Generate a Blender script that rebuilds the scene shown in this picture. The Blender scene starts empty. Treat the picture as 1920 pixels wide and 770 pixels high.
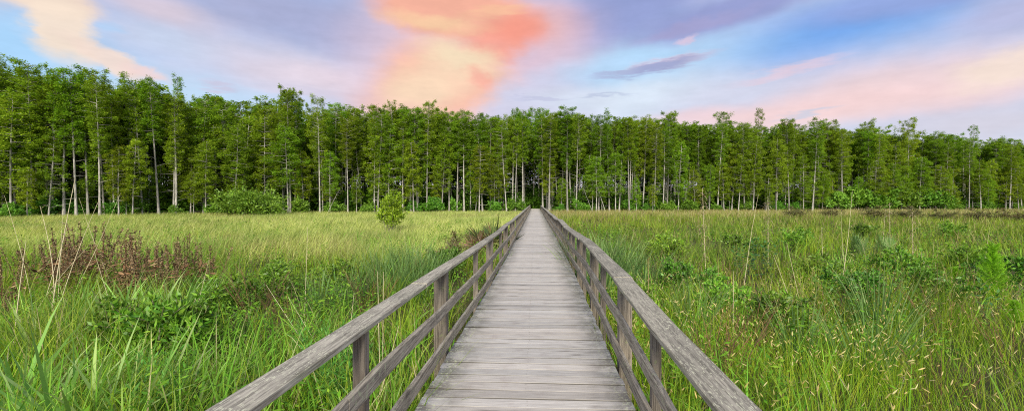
import bpy, math, random
import numpy as np

R = random.Random(7)
NP = np.random.default_rng(11)
scene = bpy.context.scene
COL = scene.collection

# ------------------------------------------------------------------ camera model
F_PX, YAW, PITCH, EYE = 820.0, math.radians(3.0), math.radians(0.63), 1.7
ZG = -0.8                                             # marsh ground, deck top is z = 0


def ray(X, Y):
    cx, cy, cz = (X - 960) / F_PX, 1.0, -(Y - 385) / F_PX
    y = cy * math.cos(PITCH) + cz * math.sin(PITCH)
    z = -cy * math.sin(PITCH) + cz * math.cos(PITCH)
    return (cx * math.cos(YAW) - y * math.sin(YAW), cx * math.sin(YAW) + y * math.cos(YAW), z)


def at(X, depth, Y=376):
    r = ray(X, Y)
    return (r[0] * depth, r[1] * depth, EYE + r[2] * depth)


cam_d = bpy.data.cameras.new("camera")
cam_d.sensor_width = 36
cam_d.lens = F_PX / 1920 * 36
cam_d.clip_start = 0.05
cam_d.clip_end = 5000
cam = bpy.data.objects.new("camera", cam_d)
COL.objects.link(cam)
cam.location = (0, 0, EYE)
cam.rotation_euler = (math.radians(90) - PITCH, 0, YAW)
scene.camera = cam


# ------------------------------------------------------------------ noise
def _hash(ix, iy, seed):
    h = (ix.astype(np.int64) * 374761393 + iy.astype(np.int64) * 668265263 + seed * 1442695041) & 0x7FFFFFFF
    h = ((h ^ (h >> 13)) * 1274126177) & 0x7FFFFFFF
    return ((h ^ (h >> 16)) & 0xFFFF) / 65535.0


def vnoise(x, y, seed=0):
    x = np.asarray(x, float); y = np.asarray(y, float)
    ix = np.floor(x); iy = np.floor(y)
    fx = x - ix; fy = y - iy
    fx = fx * fx * (3 - 2 * fx); fy = fy * fy * (3 - 2 * fy)
    a = _hash(ix, iy, seed); b = _hash(ix + 1, iy, seed)
    c = _hash(ix, iy + 1, seed); d = _hash(ix + 1, iy + 1, seed)
    return (a * (1 - fx) + b * fx) * (1 - fy) + (c * (1 - fx) + d * fx) * fy


def fbm(x, y, seed=0, o=3):
    s = 0; w = 0.5; t = 0
    for k in range(o):
        s = s + w * vnoise(np.asarray(x) * 2 ** k, np.asarray(y) * 2 ** k, seed + k * 17); t += w; w *= 0.5
    return s / t


def sst(a, b, x):
    t = np.clip((np.asarray(x, float) - a) / (b - a), 0, 1)
    return t * t * (3 - 2 * t)


# ------------------------------------------------------------------ mesh batch
class MB:
    """collects verts / faces / colours / material indices and builds ONE mesh"""

    def __init__(self):
        self.v = []; self.q = []; self.t = []; self.qm = []; self.tm = []; self.c = []; self.n = 0

    def add(self, v, quads=None, tris=None, col=(1, 1, 1), mat=0):
        v = np.asarray(v, np.float32).reshape(-1, 3)
        k = len(v)
        c = np.asarray(col, np.float32)
        c = np.broadcast_to(c, (k, 3)) if c.ndim == 1 else c
        self.v.append(v); self.c.append(c)
        if quads is not None and len(quads):
            q = np.asarray(quads, np.int64).reshape(-1, 4) + self.n
            self.q.append(q); self.qm.append(np.full(len(q), mat, np.int32))
        if tris is not None and len(tris):
            t = np.asarray(tris, np.int64).reshape(-1, 3) + self.n
            self.t.append(t); self.tm.append(np.full(len(t), mat, np.int32))
        self.n += k

    def arrays(self):
        v = np.concatenate(self.v); c = np.concatenate(self.c)
        q = np.concatenate(self.q) if self.q else np.zeros((0, 4), np.int64)
        t = np.concatenate(self.t) if self.t else np.zeros((0, 3), np.int64)
        qm = np.concatenate(self.qm) if self.qm else np.zeros(0, np.int32)
        tm = np.concatenate(self.tm) if self.tm else np.zeros(0, np.int32)
        return v, c, q, t, qm, tm

    def mesh(self, name, mats, smooth=False):
        v, c, q, t, qm, tm = self.arrays()
        me = bpy.data.meshes.new(name)
        me.vertices.add(len(v)); me.vertices.foreach_set("co", v.ravel())
        loops = np.concatenate([q.ravel(), t.ravel()]).astype(np.int32)
        me.loops.add(len(loops)); me.loops.foreach_set("vertex_index", loops)
        starts = np.concatenate([np.arange(len(q)) * 4, len(q) * 4 + np.arange(len(t)) * 3]).astype(np.int32)
        me.polygons.add(len(starts)); me.polygons.foreach_set("loop_start", starts)
        mi = np.concatenate([qm, tm]).astype(np.int32)
        me.polygons.foreach_set("material_index", mi)
        me.polygons.foreach_set("use_smooth", np.full(len(starts), smooth, bool))
        a = me.color_attributes.new("tint", "FLOAT_COLOR", "POINT")
        a.data.foreach_set("color", np.concatenate([c, np.ones((len(c), 1), np.float32)], 1).astype(np.float32).ravel())
        for m in (mats if isinstance(mats, (list, tuple)) else [mats]):
            me.materials.append(m)
        me.update(calc_edges=True)
        return me

    def obj(self, name, mats, parent=None, smooth=False, loc=None):
        o = bpy.data.objects.new(name, self.mesh(name, mats, smooth))
        COL.objects.link(o)
        if parent: o.parent = parent
        if loc is not None: o.location = loc
        return o

    # shapes -------------------------------------------------------
    def tube(self, pts, rad, sides=6, col=(1, 1, 1), mat=0, cap=True):
        pts = np.asarray(pts, float); n = len(pts)
        rad = np.broadcast_to(np.asarray(rad, float), (n,))
        d = np.gradient(pts, axis=0)
        d /= np.linalg.norm(d, axis=1)[:, None] + 1e-9
        ref = np.array([0, 0, 1.0]) if abs(d[0][2]) < 0.8 else np.array([1.0, 0, 0])
        s = np.cross(d, ref); s /= np.linalg.norm(s, axis=1)[:, None] + 1e-9
        u = np.cross(s, d)
        a = np.arange(sides) / sides * 2 * math.pi
        ring = pts[:, None, :] + rad[:, None, None] * (np.cos(a)[None, :, None] * s[:, None, :] + np.sin(a)[None, :, None] * u[:, None, :])
        i = np.arange(n - 1)[:, None]; j = np.arange(sides)[None, :]; k = (j + 1) % sides
        q = np.stack(np.broadcast_arrays(i * sides + j, i * sides + k, (i + 1) * sides + k, (i + 1) * sides + j), -1)
        self.add(ring.reshape(-1, 3), quads=q.reshape(-1, 4), col=col, mat=mat)
        if cap:
            e = np.concatenate([ring[-1], pts[-1:]])
            self.add(e, tris=[(x, (x + 1) % sides, sides) for x in range(sides)], col=col, mat=mat)

    def loft_c(self, rings, cc):
        """loft with a colour per profile vertex"""
        k = len(self.c)
        self.loft(rings)
        self.c[k] = cc.reshape(-1, 3).astype(np.float32)
        for e, c0 in ((1, cc[0][::-1]), (2, cc[-1])):
            self.c[k + e] = np.concatenate([c0, c0.mean(0)[None]]).astype(np.float32)

    def loft(self, rings, col=(1, 1, 1), mat=0):
        """closed profile rings (n, k, 3) joined along n, ends filled"""
        rings = np.asarray(rings, float); n, k, _ = rings.shape
        i = np.arange(n - 1)[:, None]; j = np.arange(k)[None, :]; l = (j + 1) % k
        q = np.stack(np.broadcast_arrays(i * k + j, i * k + l, (i + 1) * k + l, (i + 1) * k + j), -1)
        self.add(rings.reshape(-1, 3), quads=q.reshape(-1, 4), col=col, mat=mat)
        for e in (rings[0][::-1], rings[-1]):
            c = e.mean(0)[None]
            self.add(np.concatenate([e, c]), tris=[(x, (x + 1) % k, k) for x in range(k)], col=col, mat=mat)


def blades(mb, x, y, z0, L, w, az, lean, curve, col, tip=None, segs=3, mat=0, side_jit=0.9):
    """grass blades: bent tapering ribbons. every argument an array of n"""
    n = len(x)
    if n == 0: return
    P = np.stack([x, y, np.broadcast_to(z0, (n,))], 1).astype(float)
    h = np.stack([np.cos(az), np.sin(az), np.zeros(n)], 1)
    sa = az + math.pi / 2 + NP.uniform(-side_jit, side_jit, n)
    s = np.stack([np.cos(sa), np.sin(sa), np.zeros(n)], 1)
    prof = {2: [.8, 1], 3: [.75, 1, .7], 4: [.7, 1, .9, .55], 5: [.6, .95, 1, .8, .5]}[segs]
    V = []; C = []
    tip = col if tip is None else tip
    for k in range(segs):
        ww = (w * prof[k] * .5)[:, None]
        V += [P - s * ww, P + s * ww]
        cc = col + (tip - col) * (k / segs) ** 2
        C += [cc, cc]
        a = (lean + curve * (k + .5) / segs)[:, None]
        P = P + (L / segs)[:, None] * (np.sin(a) * h + np.cos(a) * np.array([0, 0, 1.0]))
    V.append(P); C.append(tip)
    m = 2 * segs + 1
    V = np.stack(V, 1).reshape(-1, 3); C = np.stack(C, 1).reshape(-1, 3)
    b = (np.arange(n) * m)[:, None]
    qs = np.concatenate([b + np.array([2 * k, 2 * k + 1, 2 * k + 3, 2 * k + 2])[None] for k in range(segs - 1)], 0)
    ts = b + np.array([2 * segs - 2, 2 * segs - 1, 2 * segs])[None]
    mb.add(V, quads=qs, tris=ts, col=C, mat=mat)


def leaves(mb, P, D, N, l, w, col, mat=0):
    """diamond leaves: P base, D direction, N normal-ish, l length, w width (arrays)"""
    n = len(P)
    if n == 0: return
    D = D / (np.linalg.norm(D, axis=1)[:, None] + 1e-9)
    S = np.cross(D, N); S /= (np.linalg.norm(S, axis=1)[:, None] + 1e-9)
    l = np.broadcast_to(l, (n,))[:, None]; w = np.broadcast_to(w, (n,))[:, None]
    V = np.stack([P, P + D * l * .45 + S * w * .5, P + D * l, P + D * l * .45 - S * w * .5], 1).reshape(-1, 3)
    col = np.asarray(col, np.float32)
    C = np.broadcast_to(col, (n, 3)) if col.ndim == 1 else col
    mb.add(V, quads=np.arange(n * 4).reshape(-1, 4), col=np.repeat(C, 4, 0), mat=mat)


def rdir(n):
    v = NP.normal(size=(n, 3)); return v / np.linalg.norm(v, axis=1)[:, None]


# ------------------------------------------------------------------ materials
def lin(r, g, b):
    f = lambda c: (c / 255 / 12.92) if c / 255 <= .04045 else ((c / 255 + .055) / 1.055) ** 2.4
    return (f(r), f(g), f(b))


class NT:
    def __init__(self, tree):
        self.t = tree; self.n = tree.nodes; self.l = tree.links

    def new(self, typ, **kw):
        n = self.n.new(typ)
        for k, v in kw.items(): setattr(n, k, v)
        return n

    def link(self, a, b): self.l.new(a, b)

    def setin(self, n, key, v):
        s = n.inputs[key]
        if hasattr(v, "links"): self.l.new(v, s)
        else: s.default_value = v

    def math(self, op, a, b=None, c=None, clamp=False):
        n = self.new("ShaderNodeMath", operation=op, use_clamp=clamp)
        self.setin(n, 0, a)
        if b is not None: self.setin(n, 1, b)
        if c is not None: self.setin(n, 2, c)
        return n.outputs[0]

    def mix(self, fac, a, b, mode="MIX"):
        n = self.new("ShaderNodeMix", data_type="RGBA", blend_type=mode)
        self.setin(n, 0, fac)
        for key, v in ((6, a), (7, b)):
            if isinstance(v, (tuple, list)): v = tuple(v) + ((1,) if len(v) == 3 else ())
            self.setin(n, key, v)
        return n.outputs[2]

    def noise(self, vec, scale, detail=3, rough=.55, dist=0):
        n = self.new("ShaderNodeTexNoise")
        if vec is not None: self.l.new(vec, n.inputs["Vector"])
        n.inputs["Scale"].default_value = scale; n.inputs["Detail"].default_value = detail
        n.inputs["Roughness"].default_value = rough; n.inputs["Distortion"].default_value = dist
        return n

    def mapping(self, vec, loc=(0, 0, 0), rot=(0, 0, 0), scale=(1, 1, 1), typ="POINT"):
        n = self.new("ShaderNodeMapping", vector_type=typ)
        self.l.new(vec, n.inputs["Vector"])
        n.inputs["Location"].default_value = loc; n.inputs["Rotation"].default_value = rot; n.inputs["Scale"].default_value = scale
        return n.outputs[0]

    def rng(self, v, a, b, c=0, d=1, smooth=True):
        n = self.new("ShaderNodeMapRange", interpolation_type="SMOOTHSTEP" if smooth else "LINEAR")
        self.setin(n, 0, v)
        for k, x in zip((1, 2, 3, 4), (a, b, c, d)): n.inputs[k].default_value = x
        return n.outputs[0]


def new_mat(name):
    m = bpy.data.materials.new(name); m.use_nodes = True
    m.node_tree.nodes.clear()
    t = NT(m.node_tree)
    out = t.new("ShaderNodeOutputMaterial")
    return m, t, out


def foliage_mat(name, transl=.35, rough=.5, spec=.25, objvar=0.0, gain=1.0, noise_amt=.25, noise_scale=1.5):
    m, t, out = new_mat(name)
    at_ = t.new("ShaderNodeAttribute", attribute_name="tint")
    col = at_.outputs["Color"]
    geo = t.new("ShaderNodeNewGeometry")
    nz = t.noise(geo.outputs["Position"], noise_scale, 2)
    hs = t.new("ShaderNodeHueSaturation")
    v = t.rng(nz.outputs[0], .3, .7, 1 - noise_amt, 1 + noise_amt, False)
    if objvar:
        oi = t.new("ShaderNodeObjectInfo")
        v = t.math("MULTIPLY", v, t.rng(oi.outputs["Random"], 0, 1, 1 - objvar, 1 + objvar, False))
        hr = t.math("FRACT", t.math("MULTIPLY", oi.outputs["Random"], 7.31))
        t.link(t.rng(hr, 0, 1, .5 - .022, .5 + .018, False), hs.inputs["Hue"])
    t.link(t.math("MULTIPLY", v, gain), hs.inputs["Value"])
    t.link(col, hs.inputs["Color"])
    p = t.new("ShaderNodeBsdfPrincipled")
    t.link(hs.outputs[0], p.inputs["Base Color"])
    p.inputs["Roughness"].default_value = rough
    p.inputs["Specular IOR Level"].default_value = spec
    tr = t.new("ShaderNodeBsdfTranslucent")
    tc = t.mix(1.0, hs.outputs[0], (1.0, 1.0, .55), "MULTIPLY")
    t.link(tc, tr.inputs["Color"])
    mx = t.new("ShaderNodeMixShader"); mx.inputs[0].default_value = transl
    t.link(p.outputs[0], mx.inputs[1]); t.link(tr.outputs[0], mx.inputs[2])
    t.link(mx.outputs[0], out.inputs["Surface"])
    return m


def bark_mat(name, c1, c2, scale=(6, 6, 1.0)):
    m, t, out = new_mat(name)
    tc = t.new("ShaderNodeTexCoord")
    oi = t.new("ShaderNodeObjectInfo")
    n1 = t.noise(t.mapping(tc.outputs["Object"], scale=scale), 2.0, 4)
    n2 = t.noise(tc.outputs["Object"], .7, 2)
    col = t.mix(t.rng(n1.outputs[0], .3, .7), c1, c2)
    col = t.mix(t.rng(n2.outputs[0], .45, .75, 0, .5), col, (.16, .17, .12))
    k = t.rng(oi.outputs["Random"], 0, 1, .65, 1.2, False)
    hs = t.new("ShaderNodeHueSaturation"); t.link(col, hs.inputs["Color"]); t.link(k, hs.inputs["Value"])
    p = t.new("ShaderNodeBsdfPrincipled"); t.link(hs.outputs[0], p.inputs["Base Color"])
    p.inputs["Roughness"].default_value = .9; p.inputs["Specular IOR Level"].default_value = .1
    t.link(p.outputs[0], out.inputs["Surface"])
    return m


def attr_mat(name, rough=.85, spec=.15, gain=1.0):
    m, t, out = new_mat(name)
    a = t.new("ShaderNodeAttribute", attribute_name="tint")
    hs = t.new("ShaderNodeHueSaturation"); t.link(a.outputs["Color"], hs.inputs["Color"]); hs.inputs["Value"].default_value = gain
    geo = t.new("ShaderNodeNewGeometry")
    nz = t.noise(geo.outputs["Position"], 9, 3)
    t.link(t.rng(nz.outputs[0], .3, .7, .75 * gain, 1.2 * gain, False), hs.inputs["Value"])
    p = t.new("ShaderNodeBsdfPrincipled"); t.link(hs.outputs[0], p.inputs["Base Color"])
    p.inputs["Roughness"].default_value = rough; p.inputs["Specular IOR Level"].default_value = spec
    t.link(p.outputs[0], out.inputs["Surface"])
    return m


def wood_mat(name, along, kind):
    """weathered grey timber, grain running along axis `along`; kind: deck / cap / rail / post"""
    m, t, out = new_mat(name)
    a = t.new("ShaderNodeAttribute", attribute_name="tint")
    tc = t.new("ShaderNodeTexCoord"); P = tc.outputs["Object"]
    st = [28, 28, 28]; st[along] = 1.1
    grain = t.noise(t.mapping(P, scale=tuple(st)), 2.2, 5, .65)
    st2 = [60, 60, 60]; st2[along] = 2.5
    fine = t.noise(t.mapping(P, scale=tuple(st2)), 3.0, 3, .6)
    blot = t.noise(P, 1.1, 4, .6)
    blot2 = t.noise(P, 4.5, 4, .6)
    g = t.math("ADD", t.math("MULTIPLY", grain.outputs[0], .6), t.math("MULTIPLY", fine.outputs[0], .4))
    if kind == "deck":
        col = t.mix(t.rng(g, .30, .70), lin(146, 141, 135), lin(188, 182, 174))
        col = t.mix(t.rng(blot2.outputs[0], .5, .75, 0, .35), col, lin(140, 128, 123))
        # soft dark stains in long streaks along the board
        st3 = [9, 9, 9]; st3[along] = 1.6
        stn = t.noise(t.mapping(P, scale=tuple(st3)), 1.0, 3, .6)
        col = t.mix(t.rng(stn.outputs[0], .60, .74, 0, .62), col, lin(78, 70, 66))
        # algae and lichen on the board ends, worn clean in the middle
        sx = t.new("ShaderNodeSeparateXYZ"); t.link(P, sx.inputs[0])
        e = t.math("ABSOLUTE", t.math("ADD", sx.outputs[0], .03))
        ef = t.math("MULTIPLY", t.rng(e, .42, .95), t.rng(blot2.outputs[0], .36, .6))
        col = t.mix(t.math("MULTIPLY", ef, .62), col, lin(84, 82, 68))
        e2 = t.math("MULTIPLY", t.rng(e, .6, .9), t.rng(t.noise(P, 34, 3).outputs[0], .53, .62))
        col = t.mix(t.math("MULTIPLY", e2, .7), col, lin(186, 190, 158))
    elif kind == "cap":
        col = t.mix(t.rng(g, .34, .66), lin(98, 93, 84), lin(164, 157, 143))
        col = t.mix(t.rng(blot.outputs[0], .42, .7, 0, .55), col, lin(70, 68, 60))
        st4 = [62, 62, 62]; st4[along] = 13
        fl = t.noise(t.mapping(P, scale=tuple(st4)), 2.2, 3, .6)
        msk = t.math("MULTIPLY", t.rng(fl.outputs[0], .56, .63), t.rng(blot2.outputs[0], .34, .6, .25, 1))
        col = t.mix(msk, col, lin(172, 170, 148))
        geo = t.new("ShaderNodeNewGeometry")
        sn = t.new("ShaderNodeSeparateXYZ"); t.link(geo.outputs["True Normal"], sn.inputs[0])
        side = t.rng(sn.outputs[2], .55, .8, 1, 0)         # sawn edges weather paler and browner than the walked-on face
        edge = t.mix(t.rng(g, .36, .62), lin(118, 108, 92), lin(196, 188, 168))
        edge = t.mix(t.rng(blot2.outputs[0], .5, .7, 0, .5), edge, lin(150, 152, 118))
        col = t.mix(t.math("MULTIPLY", side, .85), col, edge)
    elif kind == "rail":
        col = t.mix(t.rng(g, .34, .66), lin(96, 88, 76), lin(186, 174, 154))
        msk = t.math("MULTIPLY", t.rng(t.noise(P, 26, 4).outputs[0], .54, .64), t.rng(blot.outputs[0], .4, .62))
        col = t.mix(t.math("MULTIPLY", msk, .8), col, lin(170, 172, 138))
        col = t.mix(t.rng(blot2.outputs[0], .56, .74, 0, .6), col, lin(62, 58, 50))
    else:
        col = t.mix(t.rng(g, .34, .66), lin(90, 83, 74), lin(168, 157, 142))
        col = t.mix(t.rng(blot.outputs[0], .5, .7, 0, .5), col, lin(98, 88, 78))
        msk = t.math("MULTIPLY", t.rng(t.noise(P, 30, 4).outputs[0], .57, .66), t.rng(blot2.outputs[0], .45, .65))
        col = t.mix(t.math("MULTIPLY", msk, .6), col, lin(150, 160, 110))
    col = t.mix(1.0, col, a.outputs["Color"], "MULTIPLY")
    p = t.new("ShaderNodeBsdfPrincipled"); t.link(col, p.inputs["Base Color"])
    p.inputs["Roughness"].default_value = .82; p.inputs["Specular IOR Level"].default_value = .2
    bp = t.new("ShaderNodeBump"); bp.inputs["Strength"].default_value = .5; bp.inputs["Distance"].default_value = .004
    t.link(g, bp.inputs["Height"]); t.link(bp.outputs[0], p.inputs["Normal"])
    t.link(p.outputs[0], out.inputs["Surface"])
    return m


M_GRASS = foliage_mat("grass_blades", .42, .6, .10, gain=1.0, noise_amt=.18, noise_scale=.9)
M_LEAF = foliage_mat("herb_leaves", .38, .5, .18, gain=1.0, noise_amt=.15)
M_TREE = foliage_mat("cypress_needles", .5, .7, .05, objvar=.16, noise_amt=.22, noise_scale=.5)
M_WOODS = foliage_mat("woods_needles", .5, .7, .05, noise_amt=.25, noise_scale=.35)
M_SHRUB = foliage_mat("shrub_leaves", .3, .45, .35, objvar=.15, noise_amt=.2, noise_scale=.9)
M_BARK = bark_mat("cypress_bark", lin(112, 107, 100), lin(180, 175, 166))
M_STEM = attr_mat("dry_stem")
M_DECK = wood_mat("deck_timber", 0, "deck")
M_CAP = wood_mat("handrail_timber", 1, "cap")
M_RAIL = wood_mat("rail_timber", 1, "rail")
M_POST = wood_mat("post_timber", 2, "post")


# ------------------------------------------------------------------ bookkeeping
def tag(o, label=None, cat=None, group=None, kind=None):
    if label: o["label"] = label
    if cat: o["category"] = cat
    if group: o["group"] = group
    if kind: o["kind"] = kind
    return o


def empty(name, loc=(0, 0, 0), rz=0):
    o = bpy.data.objects.new(name, None); COL.objects.link(o)
    o.empty_display_size = .2
    o.location = loc; o.rotation_euler = (0, 0, rz)
    return o


_protos_used = set()
_kids = {}


def instance(proto, loc, rz=0, sc=(1, 1, 1), label=None, group=None, tilt=(0, 0)):
    """first use moves the prototype itself, later uses copy it with its parts"""
    if proto.name not in _protos_used:
        _protos_used.add(proto.name); o = proto
        _kids[proto.name] = list(proto.children)
    else:
        o = proto.copy(); COL.objects.link(o)
        for ch in _kids[proto.name]:
            c = ch.copy(); COL.objects.link(c); c.parent = o
    o.location = loc; o.rotation_euler = (tilt[0], tilt[1], rz); o.scale = sc
    if label: o["label"] = label
    if group: o["group"] = group
    return o


def cols(n, *pal, w=None, jit=.18):
    pal = np.array(pal, float)
    i = NP.choice(len(pal), n, p=w)
    c = pal[i] * NP.uniform(1 - jit, 1 + jit, (n, 1))
    return (c * NP.uniform(.94, 1.06, (n, 3))).astype(np.float32)


# ------------------------------------------------------------------ ground
def ground_material():
    m, t, out = new_mat("marsh_soil")
    tc = t.new("ShaderNodeTexCoord")
    n1 = t.noise(tc.outputs["Object"], .35, 5); n2 = t.noise(tc.outputs["Object"], 6, 4)
    col = t.mix(t.rng(n1.outputs[0], .35, .65), (.030, .036, .012), (.060, .062, .022))
    col = t.mix(t.rng(n2.outputs[0], .4, .65, 0, .7), col, (.075, .055, .028))
    p = t.new("ShaderNodeBsdfPrincipled"); t.link(col, p.inputs["Base Color"]); p.inputs["Roughness"].default_value = .95
    p.inputs["Specular IOR Level"].default_value = .1
    t.link(p.outputs[0], out.inputs["Surface"])
    return m


mb = MB()
gx = np.linspace(-1500, 1500, 61); gy = np.linspace(-300, 2700, 61)
GX, GY = np.meshgrid(gx, gy)
i, j = np.meshgrid(np.arange(60), np.arange(60))
q = np.stack([j * 61 + i, j * 61 + i + 1, (j + 1) * 61 + i + 1, (j + 1) * 61 + i], -1)
mb.add(np.stack([GX, GY, np.full_like(GX, ZG)], -1), quads=q.reshape(-1, 4))
tag(mb.obj("ground", ground_material()), kind="structure")

# ------------------------------------------------------------------ boardwalk
END_DECK, END_RAIL, START = 93.0, 80.0, -2.4


def drift(y): return np.interp(y, [3, 5, 8, 13, 20, 60], [0, .02, .08, .13, .15, .19])


walk = empty("boardwalk", (0, 0, 0))
tag(walk, "long weathered grey timber boardwalk with railings running through the marsh into the forest", "boardwalk")
mb = MB()
y = START; k = 0
while y < END_DECK:
    w = .152 + R.uniform(-.004, .004); gap = R.uniform(.007, .013)
    x0 = -.975 + drift(y) + R.uniform(-.010, .010); x1 = .815 + drift(y) + R.uniform(-.010, .010)
    z = R.uniform(-.004, .003); sl = R.uniform(-.004, .004); skew = R.uniform(-.004, .004)
    b = .005; th = .038
    prof = [(b, 0), (w - b, 0), (w, -b), (w, -th), (0, -th), (0, -b)]
    rings = []
    for s in (0, .25, .5, .75, 1):
        xx = x0 + (x1 - x0) * s
        rings.append([(xx, y + py + skew * (s - .5) * 2, z + pz + sl * (s - .5) + .002 * math.sin(k * 3.1 + s * 5)) for py, pz in prof])
    g = R.uniform(.82, 1.08) if R.random() > .08 else R.uniform(.64, .8)
    warm = R.uniform(-.02, .015)
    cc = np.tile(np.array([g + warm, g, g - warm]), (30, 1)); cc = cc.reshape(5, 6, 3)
    cc[:, :4] *= .34                                   # gap shade painted into plank sides and undersides, keeps seams dark
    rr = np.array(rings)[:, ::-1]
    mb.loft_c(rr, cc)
    if 0 < y < 24:                                   # nail heads
        for nx in (x0 + .07, -.075 + R.uniform(-.012, .012), x1 - .07):
            for ny in (.035, w - .035):
                cx, cy, cz = nx + R.uniform(-.006, .006), y + ny, z + .0025
                ang = np.arange(6) / 6 * 2 * math.pi
                ring = np.stack([cx + .006 * np.cos(ang), cy + .006 * np.sin(ang), np.full(6, cz)], 1)
                mb.add(np.concatenate([ring, [[cx, cy, cz + .001]]]), tris=[(a, (a + 1) % 6, 6) for a in range(6)], col=(.75, .74, .75))
    y += w + gap; k += 1
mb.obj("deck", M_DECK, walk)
for sx in (-.80, .66):                                # stringers under the deck
    mb = MB(); ys = np.arange(START, END_DECK, 2.0)
    rings = [[(sx + drift(v) + a, v, b) for a, b in ((-.02, -.055), (.02, -.055), (.02, -.24), (-.02, -.24))] for v in ys]
    mb.loft(rings, col=(.7, .68, .66)); mb.obj("stringer", M_RAIL, walk)

wav = lambda y, s: (vnoise(np.asarray(y) * .28, np.zeros_like(np.asarray(y, float)) + s, 5) - .5) * .05 * sst(7, 13, y)
L_CAP = lambda y: np.interp(y, [-3, 1.4, 2, 3.2, 6.6, 10, 27, 60, 90], [.99, .985, .972, .957, .925, .92, .90, .90, .89]) + wav(y, 3)
L_MID = lambda y: np.interp(y, [-3, 2.56, 4.5, 7, 10, 27, 90], [.70, .676, .595, .565, .55, .54, .53]) + wav(y, 9)
L_LOW = lambda y: np.interp(y, [-3, 2.9, 4.5, 7, 27, 90], [.28, .266, .215, .19, .19, .19]) + wav(y, 14)
R_CAP = lambda y: np.interp(y, [-3, 1.9, 2.9, 4.6, 8.2, 12, 27, 60, 90], [.79, .80, .836, .912, .955, .91, .83, .85, .85]) + wav(y, 21) * 1.5
R_MID = lambda y: np.interp(y, [-3, 2.67, 3.2, 4.5, 8, 12, 27, 90], [.42, .44, .49, .575, .60, .55, .47, .48]) + wav(y, 26) * 1.5
R_LOW = lambda y: np.interp(y, [-3, 3.5, 5.8, 9, 14, 27, 90], [.16, .173, .28, .29, .23, .18, .18]) + wav(y, 33) * 1.5


def board(name, y0, y1, xc, w, top, th, mat, tilt=0.0, col=1.0, seed=0):
    """a plank on the run of the railing: xc(y), top(y) curves; w across, th deep"""
    n = max(3, int((y1 - y0) / .45)); ys = np.linspace(y0, y1, n)
    b = min(.006, w * .2)
    prof = [(-w / 2 + b, 0), (w / 2 - b, 0), (w / 2, -b), (w / 2, -th + b), (w / 2 - b, -th), (-w / 2 + b, -th), (-w / 2, -th + b), (-w / 2, -b)]
    rings = []
    for v in ys:
        x = xc(v); zt = top(v)
        e = (float(vnoise(v * 3.1, seed + .5, 3)) - .5) * .006
        rings.append([(x + px + e, v, zt + pz + px * tilt + e * .5) for px, pz in prof])
    mb = MB()
    mb.loft(np.array(rings), col=(col, col, col * .985))
    return mb.obj(name, mat, walk)


SIDES = (
    dict(s=-1, cap=L_CAP, mid=L_MID, low=L_LOW, face=-1.0, capx=-1.0575, capw=.147, first=2.6 - 2.27 * 3, step=2.27, big=0, joints=(3.9, 8.4)),
    dict(s=1, cap=R_CAP, mid=R_MID, low=R_LOW, face=.862, capx=.885, capw=.19, first=3.33 - 1.37 * 5, step=1.37, big=0, joints=(4.55, 8.9)),
)
for S in SIDES:
    s = S["s"]
    joints = [START] + [j for j in S["joints"]]
    while joints[-1] < END_RAIL: joints.append(min(END_RAIL, joints[-1] + R.choice((4.2, 4.8, 5.4))))
    for a in range(len(joints) - 1):
        o_ = R.uniform(-.008, .008); c_ = R.uniform(.86, 1.1)
        board("top_rail", joints[a] + .002, joints[a + 1] - .002, lambda v, o_=o_: S["capx"] + drift(v) + o_, S["capw"],
              lambda v, a=a: S["cap"](v) + (.004 if a % 2 else 0), .040, M_CAP, tilt=.0, col=c_, seed=a + (40 if s > 0 else 0))
    for nm, cur, ht in (("middle_rail", S["mid"], .112), ("lower_rail", S["low"], .125)):
        jj = [START]
        while jj[-1] < END_RAIL: jj.append(min(END_RAIL, jj[-1] + R.choice((4.6, 4.8, 5.2))))
        for a in range(len(jj) - 1):
            c_ = R.uniform(.82, 1.1)
            board(nm, jj[a] + .002, jj[a + 1] - .002, lambda v: S["face"] - s * .0215 + drift(v), .038, cur, ht, M_RAIL, col=c_, seed=a + 7)
    yy = S["first"]; k = 0
    while yy < END_RAIL:
        if yy > START + .2:
            big = (k + S["big"]) % 2 == 0 if s < 0 else (k % 2 == 0)
            w = .14 if big else .075
            if s > 0: w = .13 if big else .07
            xc = S["face"] + s * w / 2 + drift(yy); zt = float(S["cap"](yy)) - .044
            lean = R.uniform(-.012, .012)
            mb = MB(); rings = []
            h = w / 2; b = .006
            prof = [(-h + b, -h), (h - b, -h), (h, -h + b), (h, h - b), (h - b, h), (-h + b, h), (-h, h - b), (-h, -h + b)]
            for zz in np.linspace(ZG - .25, zt, 6):
                rings.append([(xc + px, yy + py + lean * (zt - zz), zz) for px, py in prof])
            c_ = R.uniform(.75, 1.12)
            mb.loft(rings, col=(c_, c_ * .97, c_ * .93))
            mb.obj("post" if big else "baluster", M_POST, walk)
        yy += S["step"] + R.uniform(-.04, .04); k += 1

# ------------------------------------------------------------------ tree prototypes
G_DARK = (.142, .250, .014); G_MID = (.194, .318, .018); G_LITE = (.270, .390, .028)


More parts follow.
